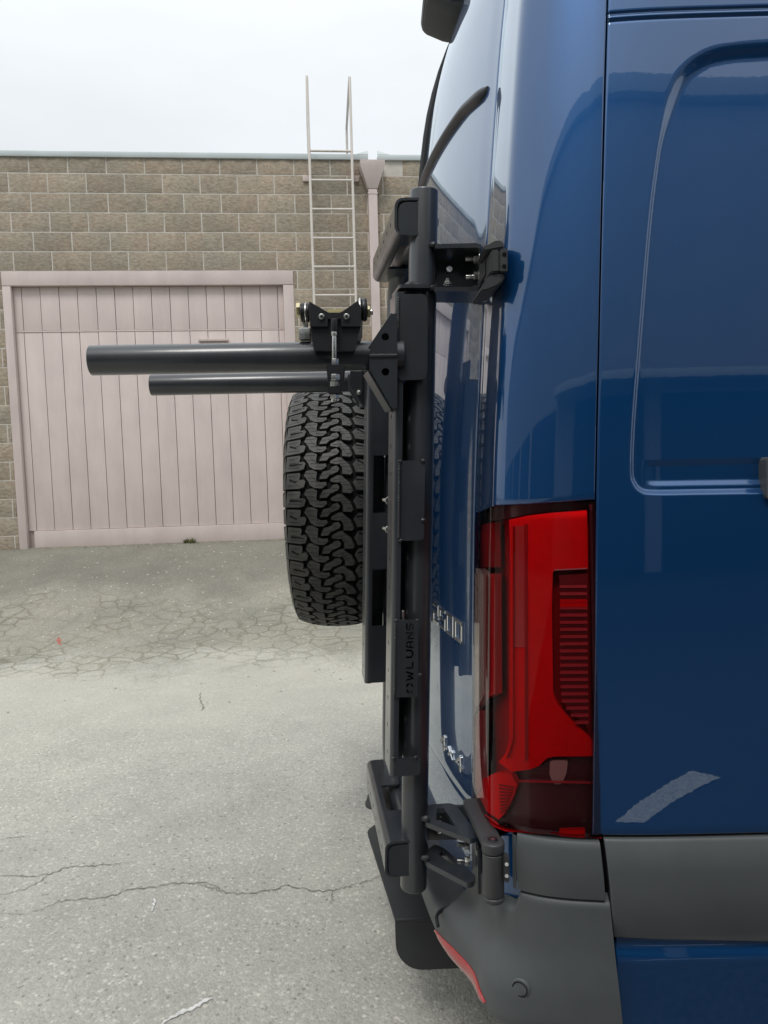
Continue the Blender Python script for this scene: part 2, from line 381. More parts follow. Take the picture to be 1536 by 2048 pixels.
    nv = nn('ShaderNodeTexNoise'); nv.inputs['Scale'].default_value = 7; nv.inputs['Detail'].default_value = 3; ln(pos, nv.inputs['Vector'])
    sc = nn('ShaderNodeVectorMath'); sc.operation = 'SCALE'; sc.inputs['Scale'].default_value = .09; ln(nv.outputs['Color'], sc.inputs[0]); ln(sc.outputs[0], wv.inputs[1])
    vc = nn('ShaderNodeTexVoronoi'); vc.feature = 'DISTANCE_TO_EDGE'; vc.inputs['Scale'].default_value = 6.5; ln(wv.outputs[0], vc.inputs['Vector'])
    zone = math_('MULTIPLY', math_('MULTIPLY', rng(q2, 1.0, 1.6, 0, 1, True), rng(q2, 2.9, 3.5, 1, 0, True)), rng(noise(1.7, 3), .36, .56, .15, 1))
    ck = math_('MULTIPLY', rng(vc.outputs['Distance'], .012, .05, 1, 0), zone)
    agg = mixc(math_('MULTIPLY', ck, .46), agg, (.14, .135, .105))
    edge = math_('MULTIPLY', rng(vc.outputs['Distance'], .05, .16, .4, 0), zone)
    agg = mixc(edge, agg, mixc(1., agg, (.78, .77, .66), 'MULTIPLY'))
    spk = nn('ShaderNodeTexVoronoi'); spk.inputs['Scale'].default_value = 24; ln(pos, spk.inputs['Vector'])
    s3 = nn('ShaderNodeSeparateColor'); ln(spk.outputs['Color'], s3.inputs[0])
    chips = math_('MULTIPLY', math_('MULTIPLY', rng(s3.outputs[0], .9, .92, 0, 1), rng(spk.outputs['Distance'], .15, .28, 1, 0)), rng(q2, 3.0, 3.8, 1, .12, True))
    agg = mixc(math_('MULTIPLY', chips, .7), agg, (.66, .63, .54))
    ln(agg, b.inputs['Base Color'])
    hgt = math_('ADD', math_('MULTIPLY', sep.outputs[1], .35), math_('ADD', math_('MULTIPLY', rng(v1.outputs['Distance'], 0, .6, 1, 0), .6), math_('MULTIPLY', ck, -2.5)))
    hgt = math_('ADD', hgt, math_('MULTIPLY', pits, -.8))
    k = nn('ShaderNodeBump'); k.inputs['Strength'].default_value = .45; k.inputs['Distance'].default_value = .005; ln(hgt, k.inputs['Height']); ln(k.outputs[0], b.inputs['Normal'])
    return m
asph = asphalt_mat()
def grid_axis(lo, hi, fine_lo, fine_hi, fine, coarse):
    a = list(np.arange(lo, fine_lo, coarse)) + list(np.arange(fine_lo, fine_hi, fine)) + list(np.arange(fine_hi, hi + coarse, coarse)); return a
gx = grid_axis(-90, 90, -10, 10, .5, 8); gy = grid_axis(-90, 90, 2, 10, .12, 8)
gv = [(x, y, ground_z(x, y)) for x in gx for y in gy]; n_ = len(gy)
gf = [(i * n_ + j, (i + 1) * n_ + j, (i + 1) * n_ + j + 1, i * n_ + j + 1) for i in range(len(gx) - 1) for j in range(n_ - 1)]
ground = obj('ground', (gv, gf), asph, angle=60); ground['kind'] = 'structure'

# main cracks in the near asphalt, narrow dark clefts
def strip(name, pix, width, m, lift=.003, jitter=.006, sub=7, taper=True):
    pts = catmull([on_ground(*p) for p in pix], sub); vs, fs = [], []
    for i, p in enumerate(pts):
        d = (pts[min(i + 1, len(pts) - 1)] - pts[max(i - 1, 0)]).normalized(); s = Vector((d.y, -d.x, 0))
        c = p + s * rnd.uniform(-jitter, jitter); wd = width * rnd.uniform(.45, 1.3)
        if taper: wd *= min(1, .25 + 3 * i / len(pts), .25 + 3 * (len(pts) - 1 - i) / len(pts))
        for e in (-1, 1):
            v = c + s * e * wd / 2; vs.append((v.x, v.y, ground_z(v.x, v.y) + lift))
    for i in range(len(pts) - 1): fs.append((2 * i, 2 * i + 1, 2 * i + 3, 2 * i + 2))
    return obj(name, (vs, fs), m, ground, smooth=False)
cz = lambda L: [(x / 1.92, 1480 + y / 1.92) for x, y in L]
strip('asphalt_crack', cz([(-60, 668), (60, 672), (150, 655), (240, 620), (330, 612), (430, 600), (500, 578), (600, 565), (700, 550), (800, 556), (860, 585), (940, 592), (1040, 578), (1110, 562), (1200, 580), (1280, 578), (1350, 560), (1450, 530), (1520, 500), (1640, 480)]), .0038, crackm)
strip('asphalt_crack', cz([(-60, 520), (80, 524), (180, 520), (260, 490), (340, 487), (430, 480), (520, 470)]), .0038, crackm)
strip('asphalt_crack', cz([(-40, 605), (80, 580), (150, 545), (185, 519)]), .0035, crackm)
strip('asphalt_crack', cz([(860, 585), (800, 566), (760, 552)]), .003, crackm)
strip('asphalt_crack', cz([(1270, 580), (1278, 605), (1268, 632)]), .003, crackm)
strip('asphalt_crack', cz([(0, 385), (50, 376), (110, 370)]), .003, crackm)
strip('asphalt_crack', [(402, 1385), (400, 1400), (408, 1415), (400, 1422)], .006, crackm)
strip('paint_scrape', cz([(615, 1095), (700, 1050), (770, 1015), (815, 994)]), .014, whitel, jitter=.004)
strip('paint_scrape', cz([(580, 660), (590, 635), (596, 610)]), .010, whitel, jitter=.004)
redp = mat('red survey paint', (.55, .12, .09), .9)
strip('red_paint_mark', [(110, 1280), (118, 1282), (125, 1280)], .016, redp, jitter=.01)
strip('red_paint_mark', [(118, 1274), (118, 1282), (121, 1291)], .012, redp, jitter=.008)
dkm = mat('new dark asphalt', (.055, .056, .058), .9, 0, .25, bump=(160, .5, .004, 5), noise=(70, .35, 4))
obj('dark_asphalt', ([(.30, 1.02, .004), (-1.2, -1.0, .004), (-4, -20, .004), (30, -20, .004), (30, 1.02, .004)], [(0, 1, 2, 3, 4)]), dkm, ground, smooth=False)
# painted bay line on the yard, the one mirrored in the van's side
lp = [Vector((.575, -.255, .008)), Vector((.79, -.225, .008)), Vector((1.30, -.575, .008)), Vector((1.20, -.645, .008))]
obj('painted_line', ([tuple(v) for v in lp], [(0, 1, 2, 3)]), whitel, ground, smooth=False)
# loose stones
def scatter_stones():
    bm = bmesh.new()
    for i in range(900):
        if i < 650: px, py = rnd.uniform(-40, 860), 1100 + 1000 * rnd.random() ** .8
        else: px, py = rnd.uniform(-40, 700), rnd.uniform(1110, 1370)
        p = on_ground(px, py); r = rnd.choice((.0015, .002, .0025, .003, .0045)) * (1 if p.y < 4 else 2.2)
        vs = [bm.verts.new(p + Vector((rnd.uniform(.6, 1.2) * r * a, rnd.uniform(.6, 1.2) * r * b, r * .7 * c))) for a, b, c in ((1, 0, .3), (0, 1, .3), (-1, 0, .3), (0, -1, .3), (0, 0, 1.2))]
        for k in range(4): bm.faces.new((vs[k], vs[(k + 1) % 4], vs[4]))
    o = obj('loose_gravel', bm, stone, smooth=False); tag(o, 'small pale stones strewn over the cracked asphalt yard', 'gravel'); o['kind'] = 'stuff'
scatter_stones()

# ------------------------------------------------------------------ the block building across the yard
bld = thing('block_building', 'tan split-face block building with pale pink garage door and grey coping', 'building', W3(0, BASE))
CH = .1911; BL = .375
Z0 = H + 1.856                                        # joint above the door header
sL, _ = wall(22, 800); sR, _ = wall(583, 800)         # door opening
sL, sR = wall(4, 572)[0], wall(586, 545)[0]
TOP = H + 2.990
sA, sB = wall(-700, 600)[0], 7.0
gap0, gap1 = wall(734, 320)[0], wall(757, 320)[0]
def joint0(row):                                       # a vertical joint of the course
    s0 = wall(57, 330)[0]
    return s0 + (0 if row % 2 == 0 else -BL * .545)
variants = []
for v in range(7):
    bm = bmesh.new(); nx, nzz = 6, 4; g = []
    for i in range(nx + 1):
        for j in range(nzz + 1):
            ed = i in (0, nx) or j in (0, nzz)
            d = rnd.uniform(.001, .003) if ed else rnd.uniform(.004, .014)
            x = i / nx; z = j / nzz
            g.append(bm.verts.new((x + (0 if i in (0, nx) else rnd.uniform(-.03, .03)), -d, z + (0 if j in (0, nzz) else rnd.uniform(-.05, .05)))))
    for i in range(nx):
        for j in range(nzz):
            a = i * (nzz + 1) + j; bm.faces.new((g[a], g[a + nzz + 1], g[a + nzz + 2], g[a + 1]))
    rim = [g[i * (nzz + 1)] for i in range(nx + 1)] + [g[nx * (nzz + 1) + j] for j in range(1, nzz + 1)] + [g[i * (nzz + 1) + nzz] for i in range(nx - 1, -1, -1)] + [g[j] for j in range(nzz - 1, 0, -1)]
    back = [bm.verts.new((p.co.x, .06, p.co.z)) for p in rim]
    for i in range(len(rim)):
        k = (i + 1) % len(rim); bm.faces.new((rim[i], back[i], back[k], rim[k]))
    fix(bm); me = bpy.data.meshes.new('block'); bm.to_mesh(me); bm.free(); me.shade_smooth(); me.set_sharp_from_angle(angle=R(40)); me.materials.append(blockm); variants.append(me)
wang = math.atan2(WD.y, WD.x)
nb = 0; far_blocks = []
MJ = .013
def add_block(s0, s1, z0, z1):
    global nb
    if s1 - s0 < .03: return
    p = W3(s0, z0); 
    vis = -4.6 < s0 < 3.6
    o = bpy.data.objects.new('block', variants[rnd.randrange(7)])
    o.location = p; o.rotation_euler = (0, 0, wang); o.scale = (s1 - s0, 1, z1 - z0)
    if vis and nb < 290:
        C.objects.link(o); put(o, bld); nb += 1
    else: far_blocks.append(o)
rows = []
z = Z0; r = 5
while z < TOP - .02: rows.append((r, z)); z += CH; r -= 1
z = Z0 - CH; r = 6
while z > BASE - .25: rows.append((r, z)); z -= CH; r += 1
order = []
for r, z in rows:
    z1 = min(z + CH, TOP) - MJ / 2; z0 = max(z, BASE - .1) + MJ / 2
    if z1 - z0 < .03: continue
    j = joint0(r); k = math.floor((sA - j) / BL); s = j + k * BL
    while s < sB:
        a, b = s + MJ / 2, s + BL - MJ / 2
        if z < Z0 - .01:
            if a < sL and b > sL: b = sL - .002
            elif a < sR and b > sR: a = sR + .002
            elif a >= sL and b <= sR: s += BL; continue
            if a < sL and b > sR: s += BL; continue
        if z > H + 2.78:                                # scupper notch
            if a < gap0 and b > gap0: b = gap0
            elif a < gap1 and b > gap1: a = gap1
            elif a >= gap0 and b <= gap1: s += BL; continue
        order.append((abs(s + .3), a, b, z0, z1)); s += BL
order.sort()
for _, a, b, z0, z1 in order: add_block(a, b, z0, z1)
bm = bmesh.new()
for o in far_blocks:
    a = o.location; hexa(bm, Vector(a) + WD * o.scale[0] / 2 + Vector((0, 0, o.scale[2] / 2)) - WN * .02, WD * o.scale[0] / 2, WN * .028, Vector((0, 0, o.scale[2] / 2)))
    bpy.data.objects.remove(o)
ob = obj('outlying_blocks', bm, blockm, bld, smooth=False); ob['kind'] = 'stuff'
# mortar bed behind the blocks, in pieces round the door
bm = bmesh.new()
def slab(bm, s0, s1, z0, z1, o0, o1, bev=0):
    hexa(bm, (W3(s0, z0, o0) + W3(s1, z1, o1)) / 2, WD * (s1 - s0) / 2, WN * (o1 - o0) / 2, Vector((0, 0, (z1 - z0) / 2)), bev)
slab(bm, sA, sL, BASE - .2, Z0, -.3, -.001); slab(bm, sR, sB, BASE - .2, Z0, -.3, -.001)
slab(bm, sA, gap0, Z0 + .001, TOP, -.3, -.0011); slab(bm, gap1, sB, Z0 + .001, TOP, -.3, -.0011)
slab(bm, gap0 - .001, gap1 + .001, Z0 + .001, H + 2.83, -.31, -.009)
obj('mortar_bed', bm, mortar, bld, smooth=False)
# coping
for a, b in ((sA, gap0 + .01), (gap1 - .01, sB)):
    bm = bmesh.new(); slab(bm, a, b, TOP - .026, TOP + .03, -.34, .028, .006)
    e = b if a == sA else a
    pts = [W3(e, TOP + .03, .028), W3(e + (-.12 if a == sA else .12), TOP + .03, .028), W3(e, TOP + .075, .0)]
    vs = [bm.verts.new(p) for p in pts] + [bm.verts.new(p - WN * .02) for p in pts]
    bm.faces.new(vs[:3]); bm.faces.new(vs[5:2:-1])
    for i in range(3): bm.faces.new((vs[i], vs[(i + 1) % 3], vs[3 + (i + 1) % 3], vs[3 + i]))
    obj('coping', fix(bm), copm, bld)
# roof deck and the rest of the box, so it stands as a building
bm = bmesh.new(); slab(bm, sA, sB, TOP - .35, TOP - .25, -9, -.31); slab(bm, sA, sA + .2, BASE - .2, TOP - .001, -9, -.301); slab(bm, sB - .2, sB, BASE - .2, TOP - .001, -9, -.301)
obj('roof_deck', bm, tan, bld, smooth=False)
# garage door frame
bm = bmesh.new()
zt = H + 1.710; zj = H - .952
jl, jr = wall(21, 572)[0], wall(566, 572)[0]
slab(bm, sL, sR, zt, Z0 - .003, -.12, .012, .004); obj('door_frame', bm, pinkf, bld)
bm = bmesh.new(); slab(bm, sL, jl, BASE - .05, zt - .002, -.12, .008, .004); obj('door_frame', bm, pinkf, bld)
bm = bmesh.new(); slab(bm, jr, sR, BASE - .05, zt - .002, -.12, .008, .004); obj('door_frame', bm, pinkf, bld)
gd = obj('garage_door', (lambda b: (slab(b, jl, jr, BASE - .02, zt, -.11, -.075), b)[1])(bmesh.new()), mat('door groove', (.50, .42, .39), .8), bld, smooth=False)
gz = [jl] + [wall(x / 2.56, 572)[0] for x in (97, 193, 290, 385, 483, 577, 672, 767, 862, 957, 1050, 1143, 1235, 1328, 1418)] + [jr]
zmid = H + 1.259; zb = H - .782
for a, b in zip(gz, gz[1:]):
    for z0, z1 in ((zmid + .012, zt - .004), (zb, zmid - .006)):
        bm = bmesh.new(); slab(bm, a + .0026, b - .0026, z0, z1, -.078, -.052 + rnd.uniform(-.002, .002), .003)
        obj('board', bm, pink, gd)
bm = bmesh.new(); slab(bm, jl, jr, zmid - .004, zmid + .010, -.078, -.047, .003); obj('joint_strip', bm, pink, gd)
bm = bmesh.new(); slab(bm, jl + .06, jr - .002, BASE - .02, zb - .003, -.078, -.030, .006); obj('bottom_rail', bm, pinkf, gd)
h0, h1 = wall(396, 679)[0], wall(456, 679)[0]; zh = wall(425, 679)[1]
bm = bmesh.new(); slab(bm, h0, h1, zh - .012, zh + .012, -.056, -.015, .004); slab(bm, h0 + .01, h1 - .01, zh - .035, zh - .013, -.056, -.049, .003); obj('lift_handle', bm, pinkf, gd)
# downspout with hopper
pl, pr_ = wall(736, 420)[0], wall(753.5, 420)[0]; hl, hr = wall(718, 334)[0], wall(766, 334)[0]
zh1, zh0 = wall(742, 333)[1], wall(742, 383)[1]
bm = bmesh.new(); slab(bm, pl, pr_, BASE + .05, zh0 - .004, .018, .108, .008)
slab(bm, pl - .006, pr_ + .006, zh0 - .06, zh0 - .045, .016, .111, .003)
for zz in (H + 1.0, H - .2): slab(bm, pl - .03, pr_ + .03, zz, zz + .03, .016, .112, .003)
dsp = obj('downspout', bm, pinkf, bld)
bm = bmesh.new(); ring = []
for (a, b, o1, zz) in ((pl - .004, pr_ + .004, .112, zh0 - .003), (hl, hr, .19, zh1 - .05), (hl, hr, .19, zh1)):
    ring.append([bm.verts.new(W3(a, zz, .016)), bm.verts.new(W3(b, zz, .016)), bm.verts.new(W3(b, zz, o1)), bm.verts.new(W3(a, zz, o1))])
for a, b in zip(ring, ring[1:]):
    for i in range(4): bm.faces.new((a[i], a[(i + 1) % 4], b[(i + 1) % 4], b[i]))
bm.faces.new(ring[-1]); bm.faces.new(ring[0][::-1]); fix(bm)
obj('hopper', bm, pinkf, dsp)
# wall ladder
lad = thing('roof_ladder', 'cream painted steel ladder fixed to the block wall, hoop rails above the roof', 'ladder', W3(wall(660, 400)[0], BASE + .6, .16))
LO = .17
def wl(px, py, o=LO):
    p = hit(px, py, WO + WN * o, WN); return (p - WO).dot(WD), p.z
l0, l1 = wl(618.5, 302)[0], wl(703.5, 302)[0]
ltop = wl(622, 149)[1]; lzs = [wl(660, y)[1] for y in (302, 358, 416, 476, 533.5)]
step = (lzs[0] - lzs[-1]) / 4
for s in (l0, l1):
    bm = bmesh.new()
    back = [W3(s, ltop - .25, -.62), W3(s, TOP - .25, -.62)]
    path = [W3(s, H - .75, LO), W3(s, ltop - .01, LO), W3(s, ltop, LO - .01), W3(s, ltop - .01, LO - .03)]
    tube(bm, [W3(s, H - .75, LO), W3(s, ltop - .06, LO)] + [W3(s, ltop - .015, LO - .012), W3(s, ltop, LO - .04), W3(s, ltop - .02, LO - .10), W3(s, ltop - .19, -.6)] + back, .0135, 10)
    obj('rail', bm, ladm, lad)
k = 0; zz = lzs[0]
while zz > H - .7:
    bm = bmesh.new(); cyl(bm, W3(l0, zz, LO), W3(l1, zz, LO), .012, 10); obj('rung', bm, ladm, lad); zz -= step
for s, sg in ((l0, -1), (l1, 1)):
    for zz in (wl(612, 346)[1], H + .4):
        bm = bmesh.new(); slab(bm, min(s, s + sg * .012), max(s, s + sg * .012), zz - .03, zz + .06, .005, LO + .01, .002)
        slab(bm, min(s + sg * .01, s + sg * .075), max(s + sg * .01, s + sg * .075), zz - .03, zz + .03, .005, .03, .003)
        obj('wall_bracket', bm, pinkf, lad)
# weed and litter at the door foot
def tuft(px, py, n, hgt, name, label):
    p = on_ground(px, py); bm = bmesh.new()
    for i in range(n):
        a = rnd.uniform(0, 6.28); l = hgt * rnd.uniform(.5, 1.2); o = p + Vector((rnd.uniform(-.06, .06), rnd.uniform(-.02, .02), -.005)); d = Vector((math.cos(a), math.sin(a), 0)); s = Vector((-d.y, d.x, 0)) * .006
        m_ = o + d * l * .35 + Vector((0, 0, l * .7)); e = o + d * l * .9 + Vector((0, 0, l))
        v = [bm.verts.new(q) for q in (o - s, o + s, m_ + s, m_ - s, e)]; bm.faces.new(v[:4]); bm.faces.new((v[3], v[2], v[4]))
    tag(obj(name, bm, weedm), label, 'weed')
tuft(378, 1086, 40, .055, 'weed', 'small green weed growing at the foot of the pink garage door')
bm = bmesh.new()
for i in range(700):
    s = rnd.uniform(jl - .6, jr + .3); p = W3(s, 0, rnd.random() ** 2 * .09 + .0); p.z = ground_z(p.x, p.y) + rnd.uniform(.002, .008); r = rnd.uniform(.004, .012)
    a = rnd.uniform(0, 6.28); u = Vector((math.cos(a), math.sin(a), rnd.uniform(-.3, .3))) * r; v = Vector((-u.y, u.x, rnd.uniform(-.3, .3) * r)) * .5
    bm.faces.new([bm.verts.new(p + q) for q in (u, v, -u, -v)])
lt = obj('leaf_litter', bm, litter, smooth=False); tag(lt, 'dry yellow leaf litter gathered along the foot of the garage door', 'litter'); lt['kind'] = 'stuff'

# ------------------------------------------------------------------ buildings behind the camera (seen only mirrored in the van)
opp = thing('stucco_building', 'two storey stucco building with dark roller doors mirrored in the van side', 'building', (3, -8, 0))
bm = bmesh.new(); hexa(bm, (-9.0, -11, 3.85), Vector((25, 0, 0)), Vector((0, 3.6, 0)), Vector((0, 0, 3.85)), .02); obj('wall', bm, tan, opp)
bm = bmesh.new(); hexa(bm, (-9.0, -11, 7.86), Vector((25.2, 0, 0)), Vector((0, 3.8, 0)), Vector((0, 0, .15)), .02); obj('parapet', bm, copm, opp)
for xd in (-29.3, -25.1, -20.9, -16.7, -12.5, -8.3, -4.1, .9, 4.9, 8.9, 12.9):
    bm = bmesh.new(); hexa(bm, (xd, -7.38, 1.45), Vector((1.75, 0, 0)), Vector((0, .05, 0)), Vector((0, 0, 1.45)), .01); obj('roller_door', bm, fardoor, opp)
bm = bmesh.new(); hexa(bm, (6.0, -6.9, 3.05), Vector((8.2, 0, 0)), Vector((0, .5, 0)), Vector((0, 0, .07)), .02); obj('canopy', bm, copm, opp)
# ------------------------------------------------------------------ the van: one body surface, cut into panels
def table(pairs, n=400, smooth=0):
    a = catmull([(x, y, 0) for x, y in pairs], 24); xs = np.array([p.x for p in a]); ys = np.array([p.y for p in a])
    q = np.linspace(xs[0], xs[-1], n); v = np.interp(q, xs, ys)
    if smooth:
        k = np.ones(2 * smooth + 1) / (2 * smooth + 1); v = np.convolve(np.pad(v, smooth, mode='edge'), k, 'valid')
    return q, v
XN = table([(-1.2, .158), (-.9, .155), (-.68, .155), (-.45, .159), (-.1, .168), (.15, .1825), (.38, .200), (.6, .2195), (.78, .239), (.92, .262), (1.06, .308), (1.21, .385), (1.3, .45), (1.45, .60)], smooth=6)
YO = table([(-1.1, .03), (-.8, .008), (-.5, 0), (-.2, .001), (.05, .009), (.3, .026), (.68, .062), (1.0, .100), (1.2, .135), (1.35, .21), (1.45, .33)], smooth=8)
YC = 2.16
class Surf:
    def __init__(s, base, shift=True):
        b = np.array(base); seg = np.hypot(*np.diff(b, axis=0).T); t = np.concatenate([[0], np.cumsum(seg)])
        s.t = np.arange(0, t[-1], .0015); s.x = np.interp(s.t, t, b[:, 0]); s.y = np.interp(s.t, t, b[:, 1]); s.shift = shift; s.cache = None
    def p0(s, t, z):
        x = np.interp(t, s.t, s.x); y = np.interp(t, s.t, s.y)
        if s.shift:
            bl = np.interp(x, [.1, .2, .327, .7, 1.6], [1, 1, .6, .3, 0]); x = x + (np.interp(z, *XN) - .166) * bl
            y = YC + (y - YC) * (1 - np.interp(z, *YO) / 1.01)
        return np.stack([x, y, z + H + 0 * x], -1)
    def pt(s, t, z, off=0.):
        t = np.asarray(t, float); z = np.asarray(z, float); e = .003
        n = np.cross(s.p0(t + e, z) - s.p0(t - e, z), s.p0(t, z + e) - s.p0(t, z - e)); n /= np.linalg.norm(n, axis=-1, keepdims=True)
        # outward = away from the van axis
        return s.p0(t, z) - n * np.asarray(off)[..., None] * s.sign
    sign = 1
    def T(s, x=None, y=None):
        return float(s.t[np.argmin(np.abs(s.x - x))]) if x is not None else float(s.t[np.argmin(np.abs(s.y - y) + 9 * (s.t > 2))])
    def solve(s, px, py, off=0.):
        if s.cache is None:
            tt, zz = np.meshgrid(np.concatenate([np.arange(.5, 1.6, .012)]), np.arange(-1.05, 1.3, .03), indexing='ij')
            p = s.pt(tt, zz); q = np.array([proj(v) for v in p.reshape(-1, 3)]).reshape(*tt.shape, 2); s.cache = (tt, zz, q)
        tt, zz, q = s.cache; d = (q[..., 0] - px) ** 2 + (q[..., 1] - py) ** 2; i = np.unravel_index(np.argmin(d), d.shape)
        t, z = float(tt[i]), float(zz[i])
        for _ in range(9):
            a = np.array(proj(s.pt(t, z, off))); e = 1e-3
            J = np.stack([(np.array(proj(s.pt(t + e, z, off))) - a) / e, (np.array(proj(s.pt(t, z + e, off))) - a) / e], 1)
            st = np.linalg.solve(J + 1e-6 * np.eye(2), np.array([px, py]) - a); st = np.clip(st, -.06, .06); t += st[0]; z += st[1]
        return t, z
    def on(s, px, py, off=0.):
        t, z = s.solve(px, py, off); return Vector(s.pt(t, z, off))
door = [(.166 - .100 * (1 - ((YC - y) / .788) ** 2), y) for y in np.linspace(YC, 1.372, 60)]
base = [tuple(p)[:2] for p in catmull([(x, y, 0) for x, y in door[:-1:6]] + [(.166, 1.372, 0), (.1685, 1.33, 0), (.1715, 1.29, 0), (.1752, 1.25, 0), (.1775, 1.229, 0), (.1812, 1.2165, 0), (.1895, 1.2045, 0), (.206, 1.1915, 0), (.228, 1.1795, 0), (.258, 1.169, 0), (.292, 1.1612, 0), (.327, 1.156, 0), (.40, 1.1505, 0), (.52, 1.1485, 0), (.8, 1.148, 0), (1.6, 1.148, 0), (2.6, 1.148, 0), (3.6, 1.148, 0), (4.6, 1.148, 0), (5.2, 1.2, 0), (5.6, 1.45, 0), (5.75, 2.16, 0)], 10)]
B = Surf(base)
_n = B.pt(np.array(1.5), np.array(0.), .05)[1]; B.sign = 1 if _n < B.p0(np.array(1.5), np.array(0.))[1] else -1
TS, TD = B.T(y=1.372), B.T(x=.327)

van = thing('cargo_van', 'dark blue high roof cargo van, rear corner with red tail lamp and grey bumper', 'van', (2.6, YC, 0))
def panel(name, surf, t0, t1, zlo, zhi, nt_, nz_, m, parent=van, off=0., disp=None, lip=.010, mirror=False, us=None, vs_=None, lipt=True, slant=0.):
    L = t1 - t0; zl = zlo if callable(zlo) else (lambda t: zlo + 0 * t); zh_ = zhi if callable(zhi) else (lambda t: zhi + 0 * t)
    u = us if us is not None else np.linspace(0, 1, nt_); v = vs_ if vs_ is not None else np.linspace(0, 1, nz_)
    e = .0028 / L; hh = float(np.mean(zh_(np.array([t0, t1])) - zl(np.array([t0, t1])))); f = .0028 / hh
    u = np.concatenate([[0, 0, e * .35, e], u[(u > e) & (u < 1 - e)], [1 - e, 1 - e * .35, 1, 1]]); v = np.concatenate([[0, 0, f * .35, f], v[(v > f) & (v < 1 - f)], [1 - f, 1 - f * .35, 1, 1]])
    du = np.zeros(len(u)); dv = np.zeros(len(v))
    for d in (du, dv):
        d[0] = d[-1] = -lip; d[1] = d[-2] = -.0014; d[2] = d[-3] = -.0006
    U, V = np.meshgrid(u, v, indexing='ij'); T_ = t0 + L * U; Z = zl(T_) + (zh_(T_) - zl(T_)) * V; T_ = T_ + slant * (1 - U) ** 8 * np.clip(-.6365 - Z, 0, .3)
    O = off + np.minimum(du[:, None], dv[None, :])
    if disp is not None: O = O + disp(T_, Z)
    p = surf.pt(T_, Z, O).reshape(-1, 3)
    if mirror: p = p.copy(); p[:, 1] = 2 * YC - p[:, 1]
    n, m_ = len(u), len(v)
    I = np.arange(n * m_).reshape(n, m_); fs = np.stack([I[:-1, :-1], I[1:, :-1], I[1:, 1:], I[:-1, 1:]], -1).reshape(-1, 4)
    if mirror: fs = fs[:, ::-1]
    return obj(name, (p.tolist(), fs.tolist()), m, parent, angle=50)
def poly_on(bm, surf, pts, top, bot=None, dx=14, dy=40, close=True):
    """a pad lying on the body: outline traced, then wrapped over the curved surface with real thickness"""
    t_ = bmesh.new(); t_.faces.new([t_.verts.new((x, y, 0)) for x, y in pts])
    xs = [p[0] for p in pts]; ys = [p[1] for p in pts]
    for k in np.arange(min(xs) + dx, max(xs), dx): bmesh.ops.bisect_plane(t_, geom=t_.verts[:] + t_.edges[:] + t_.faces[:], plane_co=(k, 0, 0), plane_no=(1, 0, 0))
    for k in np.arange(min(ys) + dy, max(ys), dy): bmesh.ops.bisect_plane(t_, geom=t_.verts[:] + t_.edges[:] + t_.faces[:], plane_co=(0, k, 0), plane_no=(0, 1, 0))
    bmesh.ops.triangulate(t_, faces=t_.faces[:])
    t_.verts.index_update(); tv, bv = [], []
    for v in t_.verts:
        t, z = surf.solve(v.co.x, v.co.y, top); tv.append(bm.verts.new(surf.pt(t, z, top)))
        bv.append(bm.verts.new(surf.pt(t, z, bot)) if bot is not None and v.is_boundary else None)
    for f in t_.faces: bm.faces.new([tv[v.index] for v in f.verts])
    if bot is not None:
        for e in t_.edges:
            if e.is_boundary:
                a, b = e.verts[0].index, e.verts[1].index; bm.faces.new((tv[a], tv[b], bv[b], bv[a]))
    t_.free()
# dark inner shell closing the gaps, plus floor and roof
def shell():
    T_, Z = np.meshgrid(np.concatenate([np.linspace(0, 1.6, 90), np.linspace(1.65, B.t[-1] - .01, 40)]), np.linspace(-1.0, 1.33, 60), indexing='ij')
    p = B.pt(T_, Z, -.062 + 0 * T_); n, m_ = T_.shape; a = p.reshape(-1, 3); b = a.copy(); b[:, 1] = 2 * YC - b[:, 1]
    I = np.arange(n * m_).reshape(n, m_); f = np.stack([I[:-1, :-1], I[1:, :-1], I[1:, 1:], I[:-1, 1:]], -1).reshape(-1, 4)
    fs = f.tolist() + (f + n * m_).tolist()
    for j in (0, m_ - 1): fs.append(I[:, j].tolist() + (I[::-1, j] + n * m_).tolist())
    return obj('inner_shell', (a.tolist() + b.tolist(), fs), dark, van, smooth=False)
shell()
